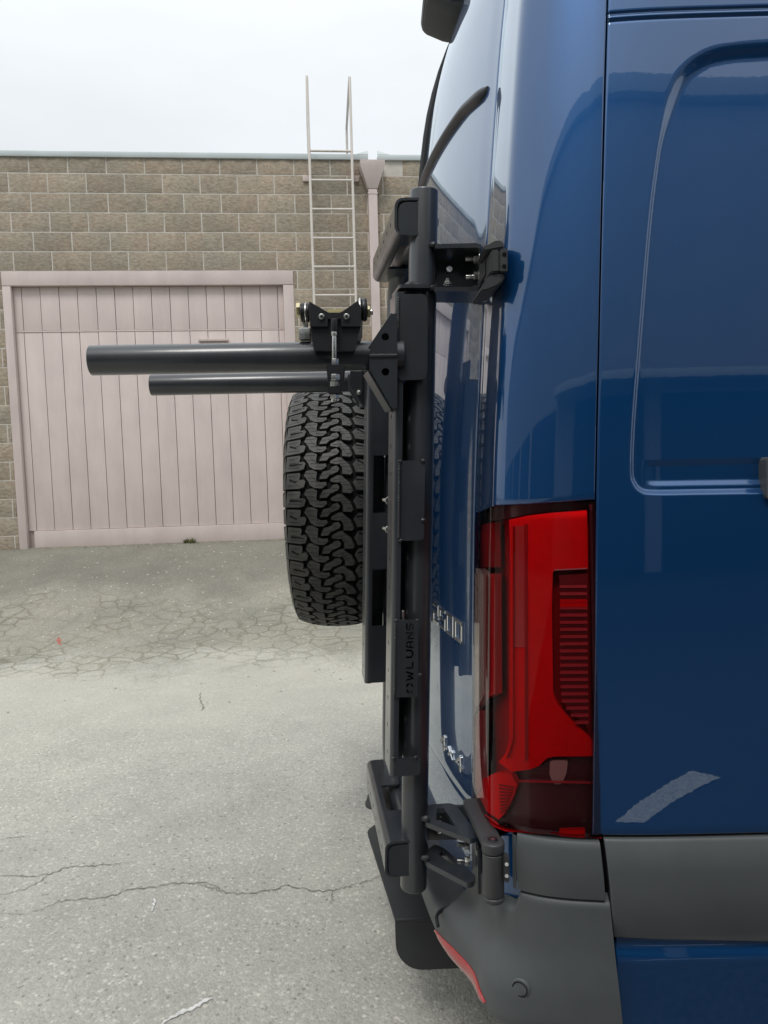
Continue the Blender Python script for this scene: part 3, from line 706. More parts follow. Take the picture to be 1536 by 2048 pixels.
# rear doors
def arcrib(zc):
    def f(T_, Z):
        # raised rounded moulding across the door, ending short of its edge
        d = (Z - zc(T_)) / .0125; prof = np.sqrt(np.clip(1 - d * d, 0, 1))
        return .012 * prof * np.clip((TS - .040 - T_) / .012, 0, 1) ** .5
    return f
_r = [B.solve(*p) for p in ((965, 190), (930, 222), (905, 256), (880, 296), (862, 332), (850, 362))]
_rt, _rz = zip(*sorted(_r))
zrib = lambda T_: np.interp(T_, _rt, _rz)
for mir in (False, True):
    vs_ = np.unique(np.concatenate([np.linspace(0, 1, 90), np.linspace(0.65, .75, 60)]))
    d = panel('rear_door', B, .005, TS - .0014, -.690, 1.25, 90, 90, paint, mirror=mir, disp=None, vs_=vs_)
    if not mir: rdoor = d
    panel('rear_sill', B, .005, TS - .0014, -.92, -.6945, 60, 16, paint, mirror=mir, off=-.004)
    panel('roof_header', B, .005, B.T(x=.327), 1.255, 1.42, 60, 24, paint, mirror=mir)
    panel('corner_pillar', B, TS + .0014, TD - .0013, lambda t: -.0895 - .0105 * np.clip((TD - t) / (TD - B.T(x=.181)), 0, 1) - .022 * np.clip((B.T(x=.181) - t) / .125, 0, 1), 1.25, 90, 110, paint, mirror=mir)
    # window-blank moulding on the door
    bm = bmesh.new(); rows_ = []
    for i in range(41):
        t = TS - .050 - (TS - .06) * i / 40 if not mir else TS - .050 - (TS - .06) * i / 40
        zc = float(zrib(np.array(t))); q = 1. if i > 1 else (.35, .8)[i]
        ring = [(zc + .0125 * math.cos(R(a)) * q, .013 * math.sin(R(a)) * q) for a in (0, 25, 50, 75, 100, 125, 150, 180)]
        r_ = []
        for z_, o_ in ring:
            p = Vector(B.pt(t, z_, o_)); 
            if mir: p.y = 2 * YC - p.y
            r_.append(bm.verts.new(p))
        rows_.append(r_)
    for a, b in zip(rows_, rows_[1:]):
        for k in range(7): bm.faces.new((a[k], a[k + 1], b[k + 1], b[k]))
    bm.faces.new(rows_[0])
    obj('window_moulding', bm, mat('moulding paint', (.022, .026, .032), .42, 0, .5) if not mir else MATS['moulding paint'], van)
# centre seal between the doors
bm = bmesh.new(); tube(bm, [Vector(B.p0(np.array(.0), np.array(z_))) + Vector((-.004, 0, 0)) for z_ in np.linspace(-.8, 1.42, 40)], .011, 10); obj('door_seal', bm, seal, van)

# side panels: the near one carries the pressed window blank, gutter line and handle recess
bl = [(1536, 84), (1460, 90), (1410, 103), (1368, 132), (1342, 175), (1322, 262), (1302, 400), (1287, 560), (1274, 720), (1264, 850), (1261, 940), (1267, 968), (1282, 984), (1308, 989), (1400, 988), (1536, 986)]
blz = [B.solve(*p) for p in bl]
tE = TD + 1.35
poly = [(t, z) for t, z in blz] + [(tE, blz[-1][1]), (tE, blz[0][1])]
pv = np.array([tuple(p)[:2] for p in catmull([(a, b, 0) for a, b in blz], 6)] + [(tE, blz[-1][1]), (tE, blz[0][1])])
def sdf(T_, Z):
    d = np.full(T_.shape, 9.); ins = np.zeros(T_.shape, bool); n = len(pv)
    for i in range(n):
        a, b = pv[i], pv[(i + 1) % n]; e = b - a; wx, wz = T_ - a[0], Z - a[1]
        k = np.clip((wx * e[0] + wz * e[1]) / (e @ e + 1e-12), 0, 1); d = np.minimum(d, np.hypot(wx - e[0] * k, wz - e[1] * k))
        c = ((a[1] > Z) != (b[1] > Z)); 
        with np.errstate(divide='ignore', invalid='ignore'): xx = a[0] + (Z - a[1]) / (b[1] - a[1] + 1e-15) * (b[0] - a[0])
        ins ^= c & (T_ < xx)
    return np.where(ins, d, -d)
zgut = B.solve(1400, 24)[1]; zrec = B.solve(1400, 919)[1]; tRec = B.solve(1290, 919)[0]
def sm(x): x = np.clip(x, 0, 1); return x * x * (3 - 2 * x)
def side_disp(T_, Z):
    s = sdf(T_, Z)
    topw = sm((Z - .44) / .11)
    wd = .009 + .017 * topw
    o = -.0095 * sm((s + wd * .15) / wd)
    o = o - .005 * sm((zrec - Z) / .004) * sm((s - .012) / .01) * sm((T_ - tRec) / .02) 
    for zz in (zgut + .004, zgut - .006): o = o - .003 * np.exp(-((Z - zz) / .0022) ** 2)
    return o
us = np.linspace(0, 1, 1700) ; Ls = 3.2 - TD
us = np.unique(np.concatenate([np.arange(0, .36, .0022) / Ls, np.linspace(.36, Ls, 90) / Ls]))
za, zb_ = -.6305, 1.25
vs_ = np.unique(np.concatenate([np.linspace(0, 1, 120), (np.arange(-.11, -.04, .0015) - za) / (zb_ - za), (np.arange(-.04, .45, .01) - za) / (zb_ - za), (np.arange(.42, .74, .0022) - za) / (zb_ - za)]))
side = panel('side_panel', B, TD + .0013, 3.2, za, zb_, 0, 0, paint, disp=side_disp, us=us, vs_=vs_)
panel('side_panel', B, TD + .0013, 5.6, za, zb_, 60, 40, paint, mirror=True)
panel('front_side_panel', B, 3.205, B.t[-1] - .004, -1.05, 1.25, 60, 40, paint)
panel('roof_edge', B, TD + .0013, B.t[-1] - .004, 1.255, 1.42, 80, 20, paint)
panel('roof_edge', B, TD + .0013, B.t[-1] - .004, 1.255, 1.42, 80, 20, paint, mirror=True)
# rocker below the cladding, and the cladding strip itself
ZT, ZB = -.6365, -.806
zbc = lambda t: ZB - .026 * np.clip((t - TD) / .5, 0, 3)
panel('rocker_panel', B, B.T(x=.3685), 3.2, -1.06, lambda t: zbc(t) - .004, 60, 30, paint, off=-.004, disp=lambda T_, Z: .005 * sm((-.838 - Z) / .006) - .004 * sm((Z + .838) / .006))
tr_ = panel('side_cladding', B, B.T(x=.3465), 3.2, zbc, ZT, 80, 40, plast, off=.012, lip=.026, slant=.10, disp=lambda T_, Z: -.010 * np.clip((Z - ZT + .05) / .05, 0, 1) ** 2 + .006 * np.sin((Z - ZB) / (ZT - ZB) * 3.14) - .010 * np.clip((ZB + .09 - Z) / .09, 0, 1) ** 2)
panel('joint_backing', B, TD + .004, TD + .075, -1.06, -.634, 6, 6, dark, off=-.022)
panel('side_cladding', B, TD + .0065, 5.6, ZB, ZT, 60, 14, plast, off=.012, lip=.026, mirror=True)
panel('rocker_panel', B, TD + .016, 5.6, -1.06, ZB - .004, 40, 10, paint, off=-.004, mirror=True)
# roof skin
nr = 40; tr2 = np.linspace(0, B.t[-1] - .01, nr); e_ = B.pt(tr2, np.full(nr, 1.42), np.full(nr, -.002)); v_ = [tuple(p) for p in e_] + [(p[0], 2 * YC - p[1], p[2]) for p in e_]
obj('roof', (v_, [(i, i + 1, nr + i + 1, nr + i) for i in range(nr - 1)]), paint, van, smooth=False)
# sliding-door latch at the right edge of the recess
bm = bmesh.new(); pz = [B.solve(x, y) for x, y in ((1524, 914), (1524, 1000), (1640, 1000), (1640, 914))]
poly_on(bm, B, round_poly([(1533, 914), (1533, 998), (1640, 998), (1640, 914)], 8), .010, -.02, 20, 30); obj('door_handle', fix(bm), plast, van)

# wheels, tucked under
def road_wheel(x, y, sgn):
    bm = bmesh.new(); cyl(bm, (x, y, .385), (x, y + .24, .385), .385, 40, .04); wv = obj('wheel', bm, rubber, van)
    bm = bmesh.new(); yy = y - .004 if sgn > 0 else y + .244
    cyl(bm, (x, yy, .385), (x, yy + sgn * .1, .385), .20, 30, .01); obj('rim', bm, anod, wv)
for x in (1.45, 4.9):
    road_wheel(x, 1.235, 1); road_wheel(x, 2 * YC - 1.235 - .24, -1)

# ------------------------------------------------------------------ tail lamp
bm = bmesh.new(); lo = [(949, 1031), (968, 1020), (990, 1011.5), (1060, 1007), (1130, 1004.5), (1187, 1003), (1188.5, 1100), (1191, 1250), (1195, 1400), (1199, 1540), (1202, 1675), (1150, 1675), (1060, 1665), (1015, 1656), (992, 1648), (968, 1630), (945, 1604), (944.5, 1500), (946, 1300), (948, 1140)]
poly_on(bm, B, lo, .0015, -.012, 9, 30); bmesh.ops.recalc_face_normals(bm, faces=bm.faces[:])
tl = obj('tail_light', bm, lens, van, angle=60); tl['label'] = 'tall red tail lamp wrapping round the van corner'
def inner(name, pts, off, thick, m, k=None, label=None):
    bm = bmesh.new(); poly_on(bm, B, pts, off, off - thick, 12, 40); o = obj(name, fix(bm), m, tl, angle=50)
    if label: o['label'] = label
    return o
c4 = lambda L: [(900 + x / 2.694, 960 + y / 2.694) for x, y in L]
def shrink(L, k): 
    cx = sum(p[0] for p in L) / len(L); cy = sum(p[1] for p in L) / len(L); return [(cx + (x - cx) * (1 - k / 130), cy + (y - cy) * (1 - k / 335)) for x, y in L]
inner('lamp_housing', shrink(lo, 1.5), -.036, .02, lback)
inner('smoked_panel', c4([(345, 1580), (480, 1545), (560, 1492), (790, 1492), (812, 1905), (420, 1885), (300, 1860), (262, 1835), (345, 1700), (362, 1640)]), -.028, .008, lhouse)
inner('smoked_panel', c4([(140, 170), (242, 140), (440, 128), (780, 118), (782, 158), (560, 172), (420, 186), (310, 205), (150, 238)]), -.028, .008, lhouse)
inner('smoked_panel', c4([(752, 165), (784, 160), (815, 1490), (768, 1490)]), -.028, .008, lhouse)
fan = [(318, 215), (420, 192), (560, 176), (738, 163), (744, 475), (570, 483), (553, 500), (549, 700), (556, 1150), (575, 1200), (620, 1255), (764, 1398), (764, 1488), (560, 1490), (520, 1500), (480, 1540), (430, 1560), (330, 1572), (262, 1520), (300, 1470), (322, 1390), (330, 1000), (326, 400)]
inner('reflector', c4(fan), -.012, .02, lred)
inner('light_column', c4([(322, 250), (338, 250), (340, 1400), (318, 1470), (300, 1500), (318, 1390), (322, 1000)]), -.006, .02, lred)
inner('light_column', c4([(400, 240), (416, 238), (420, 1500), (404, 1520)]), -.009, .015, lred2)
inner('light_panel', c4([(340, 250), (400, 245), (405, 900), (340, 900)]), -.0105, .006, mat('lamp mid red', (.50, .004, .008), .3, 0, .5))
inner('light_panel', c4([(178, 500), (240, 505), (244, 1150), (180, 1180)]), -.014, .012, MATS['lamp mid red'])
inner('light_panel', c4([(160, 245), (235, 228), (240, 470), (160, 470)]), -.016, .012, lred2)
inner('reverse_light', c4([(128, 474), (150, 474), (172, 490), (183, 520), (183, 1130), (172, 1180), (128, 1260), (122, 1200)]), -.004, .012, lclear, label='clear ribbed reversing light strip on the rear edge')
for x in (134, 145, 156, 167, 177):
    inner('lens_rib', c4([(x, 500 + (177 - x) * .0 + 6), (x + 3.4, 506), (x + 3.4, 1160 + (177 - x) * .9), (x, 1160 + (177 - x) * .9)]), -.0015, .004, lclear)
inner('rear_reflector', c4([(124, 1290), (160, 1240), (166, 1560), (172, 1650), (150, 1690), (118, 1600)]), -.006, .012, mat('lamp salmon', (.62, .16, .14), .35))
inner('corner_reflector', c4([(150, 1690), (178, 1610), (250, 1575), (330, 1588), (362, 1640), (345, 1700), (300, 1790), (262, 1830), (215, 1800), (140, 1735)]), -.007, .015, lred)
for i in range(9):
    f = i / 8; inner('prism_rib', c4([(262 + 4 * f, 1640 + 150 * f), (345 - 42 * f, 1655 + 118 * f), (345 - 42 * f, 1661 + 118 * f), (262 + 4 * f, 1646 + 150 * f)]), -.0045, .003, lred2)
inner('lamp_trim', c4([(585, 515), (742, 505), (745, 1335), (700, 1290), (640, 1235), (605, 1180), (596, 900), (590, 540)]), -.0085, .004, ltrim)
for i in range(20):
    y = 575 + 38.6 * i; xl = 592 + max(0, i - 13) * 3 + max(0, i - 16) * 22; 
    if xl > 715: continue
    inner('slat', c4([(xl, y - 6), (738 + i * .5, y - 7), (738 + i * .5, y + 6), (xl, y + 7)]), -.0035 if i != 2 else -.002, .006, lslat if i != 2 else lred)
inner('slat', c4([(592, 648), (740, 646), (740, 684), (592, 685)]), -.003, .006, lred)
inner('trim_line', c4([(560, 482), (740, 474), (740, 480), (566, 488)]), -.0095, .003, mat('lamp pink line', (.7, .18, .2), .4))
inner('pale_piece', round_poly(c4([(538, 1512), (636, 1510), (628, 1580), (600, 1640), (560, 1640), (536, 1590)]), 6), -.020, .01, lpale)  # small whitish piece low inside the lamp
inner('base_reflector', c4([(590, 1888), (728, 1884), (728, 1908), (590, 1912)]), -.006, .008, lred)
inner('base_trim', c4([(370, 1622), (760, 1632), (760, 1637), (372, 1628)]), -.016, .006, lslat)
inner('base_trim', c4([(135, 1765), (240, 1860), (300, 1885), (815, 1925), (815, 1932), (300, 1893), (236, 1868), (133, 1775)]), -.003, .006, lred2)
inner('base_trim', c4([(752, 130), (766, 130), (800, 1900), (786, 1900)]), -.006, .006, mat('lamp edge', (.10, .012, .018), .3))
# body-coloured line of light along the lens crease is left to the real reflection

# ------------------------------------------------------------------ bumper
bb = [tuple(p)[:2] for p in catmull([(.055, 2.16, 0), (.06, 2.0, 0), (.07, 1.85, 0), (.091, 1.66, 0), (.113, 1.50, 0), (.136, 1.385, 0), (.160, 1.295, 0), (.1685, 1.245, 0), (.1715, 1.225, 0), (.176, 1.211, 0), (.185, 1.199, 0), (.206, 1.1835, 0), (.24, 1.167, 0), (.28, 1.156, 0), (.327, 1.149, 0), (.38, 1.144, 0), (.48, 1.140, 0), (.62, 1.138, 0), (.9, 1.138, 0)], 12)]
K = Surf(bb, shift=False); K.sign = B.sign
_c = K.pt(np.array(K.T(x=.36)), np.array(0.), .05)[1]; K.sign *= 1 if _c < K.p0(np.array(K.T(x=.36)), np.array(0.))[1] else -1
tF = K.T(x=.3375); tC = K.T(x=.186)
def bumper_grid(t0, t1, prof, nt_, name, m, mirror=False, parent=van):
    """prof(t) -> list of (offset, z)"""
    ts = np.linspace(t0, t1, nt_); P_ = []
    for t in ts:
        pr = np.array(prof(float(t))); P_.append(K.pt(t + (max(0, t) / tF) ** 10 * .095 * np.clip(-.64 - pr[:, 1], 0, .4), pr[:, 1], pr[:, 0]))
    n, m_ = nt_, len(P_[0]); p = np.concatenate(P_)
    if mirror: p[:, 1] = 2 * YC - p[:, 1]
    I = np.arange(n * m_).reshape(n, m_); f = np.stack([I[:-1, :-1], I[1:, :-1], I[1:, 1:], I[:-1, 1:]], -1).reshape(-1, 4)
    return obj(name, (p.tolist(), f.tolist()), m, parent, angle=40)
def face_off(t, z):
    y = float(np.interp(t, K.t, K.y)); x = float(np.interp(t, K.t, K.x))
    rear = sstep(.26, .17, x); bulge = .006 + rear * (.020 + .022 * sstep(1.24, 1.40, y))
    return bulge * float(sm((-.825 - z) / .085)) - .060 * max(0., (-.952 - z) / .062) ** 2 - .010 * rear * float(sm((-.95 - z) / .06))
def low_prof(t):
    y = float(np.interp(t, K.t, K.y)); x = float(np.interp(t, K.t, K.x)); wgt = sstep(1.405, 1.325, y)       # 1 at the corner, 0 along the step
    zc_ = -.772 + .0315 * sstep(.196, .206, x)
    ztop = -.905 + (.905 + zc_) * wgt
    f0 = face_off(t, ztop)
    inner_ = [(f0 - .13 + .10 * wgt, ztop + .012 - .012 * wgt), (f0 - .05 + .03 * wgt, ztop + .006), (f0 - .012 + .004 * wgt, ztop + .001), (f0 - .004, ztop - .0015), (f0 - .001, ztop - .005), (f0, ztop - .010)]
    pts = [(face_off(t, float(z)), float(z)) for z in np.linspace(ztop - .016, -1.075, 28)]
    return inner_ + pts + [(-.20, -1.085)]
for mir in (False, True):
    bp = bumper_grid(.0, tF, low_prof, 150, 'bumper', plast, mir)
    if not mir: bump_o = bp
    t_c = K.T(x=.205)
    def cap_prof(t):
        return [(-.03, -.6405), (-.012, -.6395), (-.004, -.641), (-.001, -.645), (.001, -.653)] + [(float(.001 + .004 * math.sin(3.14 * k / 14)), -.653 - .080 * k / 14) for k in range(1, 15)] + [(.0005, -.7355), (-.004, -.7375), (-.02, -.7375)]
    cp = bumper_grid(t_c, tF - .006, cap_prof, 50, 'bumper_cap', plast, mir)
# close the cap's free end round the hinge pocket
def tail_end():
    ts = K.T(x=.205); bm = bmesh.new(); ring = []
    for k, (dt, do) in enumerate(((0, 0), (-.006, -.002), (-.010, -.007), (-.012, -.03))):
        r_ = []
        for z in np.linspace(-.642, -.736, 10): r_.append(bm.verts.new(K.pt(ts + dt, z, .0015 + do)))
        ring.append(r_)
    for a, b in zip(ring, ring[1:]):
        for i in range(9): bm.faces.new((a[i], a[i + 1], b[i + 1], b[i]))
    obj('cap_end', fix(bm), plast, bump_o)
tail_end()
# shelf groove of the step
bm = bmesh.new(); zs_ = H - .8995
gp = [hit(x, y, Vector((0, 0, zs_)), Vector((0, 0, 1))) for x, y in ((876, 1852), (873, 1834), (881, 1822), (900, 1812), (926, 1797))]
tube(bm, catmull(gp, 6), .0035, 8); obj('step_groove', bm, seal, bump_o)
# parking sensor
def sensor(px, py):
    fo = .02
    for _ in range(4): t, z = K.solve(px, py, fo); fo = face_off(t, z)
    p = Vector(K.pt(t, z, fo - .001)); n = (Vector(K.pt(t, z, .03)) - Vector(K.pt(t, z, .0))).normalized()
    bm = bmesh.new(); cyl(bm, p - n * .02, p + n * .0032, .0165, 32, .003); s = obj('parking_sensor', bm, plast, bump_o)
    bm = bmesh.new(); 
    a = n.orthogonal().normalized(); b = n.cross(a)
    for k in range(40):
        pass
    rg = [[bm.verts.new(p + n * (.0044 + .0006 * (j == 1)) + (a * math.cos(R(k * 9)) + b * math.sin(R(k * 9))) * r_) for k in range(40)] for j, r_ in enumerate((.0112, .0122, .0132))]
    for u, v in zip(rg, rg[1:]):
        for k in range(40): bm.faces.new((u[k], u[(k + 1) % 40], v[(k + 1) % 40], v[k]))
    obj('sensor_ring', bm, dark, s)
sensor(1041, 1976)
# red reflector low on the rear corner
bm = bmesh.new(); ta_, tb_ = K.T(y=1.42), K.T(y=1.212); g = []
for i in range(31):
    f = i / 30; t = ta_ + (tb_ - ta_) * f; zc_ = -.957 + .010 * f; hw = .0165 * min(1, (f / .35) ** .6 if f > 0 else .05) * min(1, ((1 - f) / .25) ** .6 + .04)
    g.append([bm.verts.new(K.pt(t, zc_ + hw * a, face_off(t, zc_ + hw * a) + o_)) for a, o_ in ((-1, -.004), (-1, .0015), (-.7, .0035), (0, .0042), (.7, .0035), (1, .0015), (1, -.004))])
for a, b in zip(g, g[1:]):
    for k in range(6): bm.faces.new((a[k], a[k + 1], b[k + 1], b[k]))
obj('bumper_reflector', fix(bm), redtrim, bump_o)
panel('corner_sill', B, TS + .0022, TD - .0026, -.86, lambda t: -.652 - .05 * np.clip((B.T(x=.2) - t) / .10, 0, 1), 60, 12, paint, off=-.016)
# ------------------------------------------------------------------ rear door furniture
# badges: bright raised figures
def stroke_text(name, strokes, width, fmap, depth, m, parent):
    bm = bmesh.new()
    for s in strokes:
        for a, b in zip(s, s[1:]):
            a, b = Vector(a), Vector(b); d = (b - a).normalized(); n = Vector((-d.y, d.x)); a2, b2 = a - d * width * .5, b + d * width * .5
            q = [a2 + n * width / 2, b2 + n * width / 2, b2 - n * width / 2, a2 - n * width / 2]; q2 = [a2 + d * width * .12 + n * width * .32, b2 - d * width * .12 + n * width * .32, b2 - d * width * .12 - n * width * .32, a2 + d * width * .12 - n * width * .32]
            lo_ = [bm.verts.new(fmap(v.x, v.y, 0)) for v in q]; mi = [bm.verts.new(fmap(v.x, v.y, depth * .7)) for v in q]; hi_ = [bm.verts.new(fmap(v.x, v.y, depth)) for v in q2]
            for r0, r1 in ((lo_, mi), (mi, hi_)):
                for k in range(4): bm.faces.new((r0[k], r0[(k + 1) % 4], r1[(k + 1) % 4], r1[k]))
            bm.faces.new(hi_)
    return obj(name, fix(bm), m, parent, smooth=False)
def glyphs(txt):
    D = {'2': [[(0, 1), (.7, 1), (.7, .5), (0, .5), (0, 0), (.7, 0)]], '5': [[(.7, 1), (0, 1), (0, .5), (.7, .5), (.7, 0), (0, 0)]], '0': [[(0, 0), (.7, 0), (.7, 1), (0, 1), (0, 0)]],
         '4': [[(.5, 0), (.5, 1), (0, .3), (.75, .3)]], 'x': [[(.08, .1), (.55, .62)], [(.08, .62), (.55, .1)]]}
    o = []; x = 0
    for ch in txt:
        for s in D[ch]: o.append([(x + a, b) for a, b in s])
        x += 1.05
    return o, x - .35
tb, zb0 = B.solve(926, 1268); h_ = .036
te, _ = B.solve(872, 1236)
def badge_map(t1, t0, z, h, wtot):
    return lambda x, y, d: Vector(B.pt(t0 + (t1 - t0) * x / wtot, z + y * h, d))
st, wt = glyphs('2500'); stroke_text('badge', st, .20, badge_map(tb - .004, te - .012, zb0 - .017, h_, wt), .0035, chrome, rdoor)['label'] = 'chrome badge reading 2500'
tb, zb0 = B.solve(926, 1551); te, _ = B.solve(884, 1512)
st, wt = glyphs('4x4'); stroke_text('badge', st, .17, badge_map(tb, te, zb0 + .006, .028, wt), .0035, chrome, rdoor)['label'] = 'chrome badge reading 4x4'
# high brake light and camera housing over the doors
bm = bmesh.new()
prof = [(0, .0), (.012, -.055), (.09, -.048), (.145, -.012), (.150, .014), (.138, .036), (.05, .095), (-.03, .105)]
z0c = P(880, 22, 2.14).z; xc = P(843, 30, 2.14).x + .150
rr = []
for yy, s in ((-.10, .86), (-.085, .97), (-.06, 1), (.06, 1), (.085, .97), (.10, .86)):
    rr.append([bm.verts.new((xc + .0 - a * (s if a > 0 else 1), YC - .02 + yy, z0c + b * s * .66 - .004)) for a, b in prof])
for a, b in zip(rr, rr[1:]):
    for k in range(len(prof)): bm.faces.new((a[k], a[(k + 1) % len(prof)], b[(k + 1) % len(prof)], b[k]))
bm.faces.new(rr[0]); bm.faces.new(rr[-1][::-1]); bmesh.ops.bevel(bm, geom=bm.edges[:], offset=.004, segments=2, affect='EDGES')
hb = obj('brake_light_housing', fix(bm), plast, van)
bm = bmesh.new(); rr = []
for yy in (-.118, .118):
    rr.append([bm.verts.new((xc + .012 - a, YC - .02 + yy, z0c + b * .66)) for a, b in ((.012, -.074), (.022, -.072), (.0, .085), (-.06, .1))])
for k in range(4): bm.faces.new((rr[0][k], rr[0][(k + 1) % 4], rr[1][(k + 1) % 4], rr[1][k]))
bm.faces.new(rr[0]); bm.faces.new(rr[1][::-1]); obj('brake_lens', fix(bm), redtrim, hb)
# ------------------------------------------------------------------ the door rack: its own frame (w into depth, n rearwards, z up, leaning with the door)
A0, A1 = P(848, 381, 1.372), P(827, 1774, 1.372)
ra = R(6.5); W_ = Vector((-math.sin(ra), math.cos(ra), 0)); N2 = Vector((-math.cos(ra), -math.sin(ra), 0))
AX = (A0 - A1).normalized()
def T_(z): return A1 + (A0 - A1) * ((z - A1.z) / (A0.z - A1.z))
def rk(w_, n_, z): return T_(z) + W_ * w_ + N2 * n_
PN = AX.cross(N2).normalized()
def rw(px, py, w_):
    p = hit(px, py, T_(H) + W_ * w_, PN); return (p - T_(p.z) - W_ * w_).dot(N2), p.z
def plate_w(bm, w_, px, holes=(), th=.006, rad=.004, native=False):
    """plate lying in the plane w = const, outlines given as seen"""
    o = [rw(x, y, w_) for x, y in px] if not native else px
    o = round_poly(o, rad) if rad else o
    flat(bm, o, holes, lambda a, b: rk(w_, a, b), W_ * th)
def beads(par, L, r=.0032, pitch=.0042):
    for a, b in L:
        bm = bmesh.new(); bead(bm, a, b, r, pitch); obj('weld', fix(bm), weld, par)
def blobs(par, L):
    for p, r in L:
        bm = bmesh.new(); bmesh.ops.create_icosphere(bm, subdivisions=2, radius=r, matrix=Matrix.Translation(p) @ Matrix.Diagonal((1.3, .75, .9, 1)))
        for v in bm.verts: v.co += Vector((rnd.uniform(-1, 1), rnd.uniform(-1, 1), rnd.uniform(-1, 1))) * r * .13
        obj('weld', fix(bm), weld, par)
def bead(bm, a, b, r=.0032, pitch=.0042):
    a, b = Vector(a), Vector(b); n = max(2, int((b - a).length / pitch) * 4); d = (b - a)
    pts = [a + d * i / n for i in range(n + 1)]; rings = []; u = d.orthogonal().normalized(); v = d.normalized().cross(u)
    for i, p in enumerate(pts):
        rr_ = r * (.78 + .3 * abs(math.sin(math.pi * i / 4 + .4))) * rnd.uniform(.92, 1.08)
        rings.append([bm.verts.new(p + (u * math.cos(R(60 * k)) + v * math.sin(R(60 * k))) * rr_) for k in range(6)])
    for p, q in zip(rings, rings[1:]):
        for k in range(6): bm.faces.new((p[k], p[(k + 1) % 6], q[(k + 1) % 6], q[k]))
def blob(bm, p, r):
    bmesh.ops.create_icosphere(bm, subdivisions=2, radius=r, matrix=Matrix.Translation(p) @ Matrix.Diagonal((1.2, 1, .8, 1)))
def bolt(parent, a, d, r=.0075, L=.02, m=None, name='bolt'):
    """hex nut, washer and stud along direction d"""
    a = Vector(a); d = Vector(d).normalized(); bm = bmesh.new()
    cyl(bm, a, a + d * .002, r * 1.35, 18, .0005); tube(bm, [a + d * .002, a + d * (.002 + r * .9)], r, 6, .0006); cyl(bm, a + d * (.002 + r * .9), a + d * L, r * .55, 12, .0008)
    return obj(name, fix(bm), m or steel, parent)

rack = thing('door_rack', 'black steel rack hinged on the van door, perforated channels on round tubes', 'rack', tuple(T_(H - .8)))
bm = bmesh.new(); tube(bm, [A1, A0], .0252, 40, .0035); nt_ = obj('hinge_tube', fix(bm), powder, rack)
zt_ = (rw(800, 396, -.02)[1] + rw(800, 470, -.02)[1]) / 2; zb2 = (rw(790, 1683, -.02)[1] + rw(790, 1752, -.02)[1]) / 2
WF = .36
def arc(c, r_, a0, a1, n=9): return [(c[0] + r_ * math.cos(R(a0 + (a1 - a0) * i / n)), c[1] + r_ * math.sin(R(a0 + (a1 - a0) * i / n))) for i in range(n + 1)]
path = [(0.01, zt_)] + arc((WF - .10, zt_ - .10), .10, 90, 0) + arc((WF - .10, zb2 + .10), .10, 0, -90) + [(.01, zb2)]
bm = bmesh.new(); tube(bm, [rk(a, -.004, b) for a, b in path], .0252, 28); obj('outer_tube', fix(bm), powder, rack)
# C-channel: perforated web outwards, flanges forwards; flange sides are cut away to leave tabs
def channel(name, along, a0, a1, c0, c1, nweb, depth, tabs_lo, tabs_hi, hole_step=.052, th=.0045, bend=.009, stub=.006, holes_off=.03, **kw):
    """along='z' runs up (c = w range) or along='w' runs into depth (c = z range)"""
    m3 = (lambda a, c, n_: rk(c, n_, a)) if along == 'z' else (lambda a, c, n_: rk(a, n_, c))
    bm = bmesh.new(); holes = []; k = a0 + holes_off
    cm = (c0 + c1) / 2
    while k < a1 - .02: holes.append(disc2(k, cm, .0046, 10, .0046)); k += hole_step
    tv = -N2 * th
    flat(bm, [(a0, c0 + bend), (a1, c0 + bend), (a1, c1 - bend), (a0, c1 - bend)], holes, lambda a, c: m3(a, c, nweb), tv)
    for sgn, c in ((1, c0), (-1, c1)):
        sec = [(c + sgn * bend * (1 - math.sin(R(t))), nweb - bend * (1 - math.cos(R(t)))) for t in np.linspace(0, 90, 7)] + [(c, nweb - bend - stub)]
        sec2 = [(c + sgn * (bend - (bend - th) * math.sin(R(t))), nweb - bend + (bend - th) * math.cos(R(t))) for t in np.linspace(0, 90, 7)] + [(c + sgn * th, nweb - bend - stub)]
        loop = sec + sec2[::-1]; r0 = [bm.verts.new(m3(a0, x, y)) for x, y in loop]; r1 = [bm.verts.new(m3(a1, x, y)) for x, y in loop]
        for i in range(len(loop)): bm.faces.new((r0[i], r0[(i + 1) % len(loop)], r1[(i + 1) % len(loop)], r1[i]))
        bm.faces.new(r0[::-1]); bm.faces.new(r1)
    ch = obj(name, fix(bm), powder, rack, angle=30)
    for sgn, c, tabs in ((1, c0, tabs_lo), (-1, c1, tabs_hi)):
        for tb_ in tabs:
            b0, b1 = tb_[:2]; dp = tb_[2] if len(tb_) > 2 else depth
            bm = bmesh.new(); lift = .0006
            o = [(b0, nweb - bend - stub + .0015), (b1, nweb - bend - stub + .0015), (b1, nweb - dp), (b0, nweb - dp)]
            o = [o[0], o[1]] + round_poly([o[1], o[2], o[3], o[0]], .007, 4)[5:15]
            dirv = (m3(a0, c + sgn * th, 0) - m3(a0, c, 0)).normalized() * th
            base_ = m3(a0, c - sgn * lift, 0) - m3(a0, c, 0)
            flat(bm, o, [], lambda a, n_: m3(a, c, n_) + base_, dirv); obj('tab', fix(bm), powder, rack, angle=30)
    return ch
n1, _ = rw(799, 900, -.043); NW = n1 + .010
ztop_, zbot_ = rw(800, 583, -.043)[1], rw(800, 1552, -.043)[1]
nR = lambda px, py, w_: NW - rw(px, py, w_)[0]
seg = lambda y0, y1, w_=-.043, x=820: (rw(x, y1, w_)[1], rw(x, y0, w_)[1])
dn = nR(849, 1000, -.043)
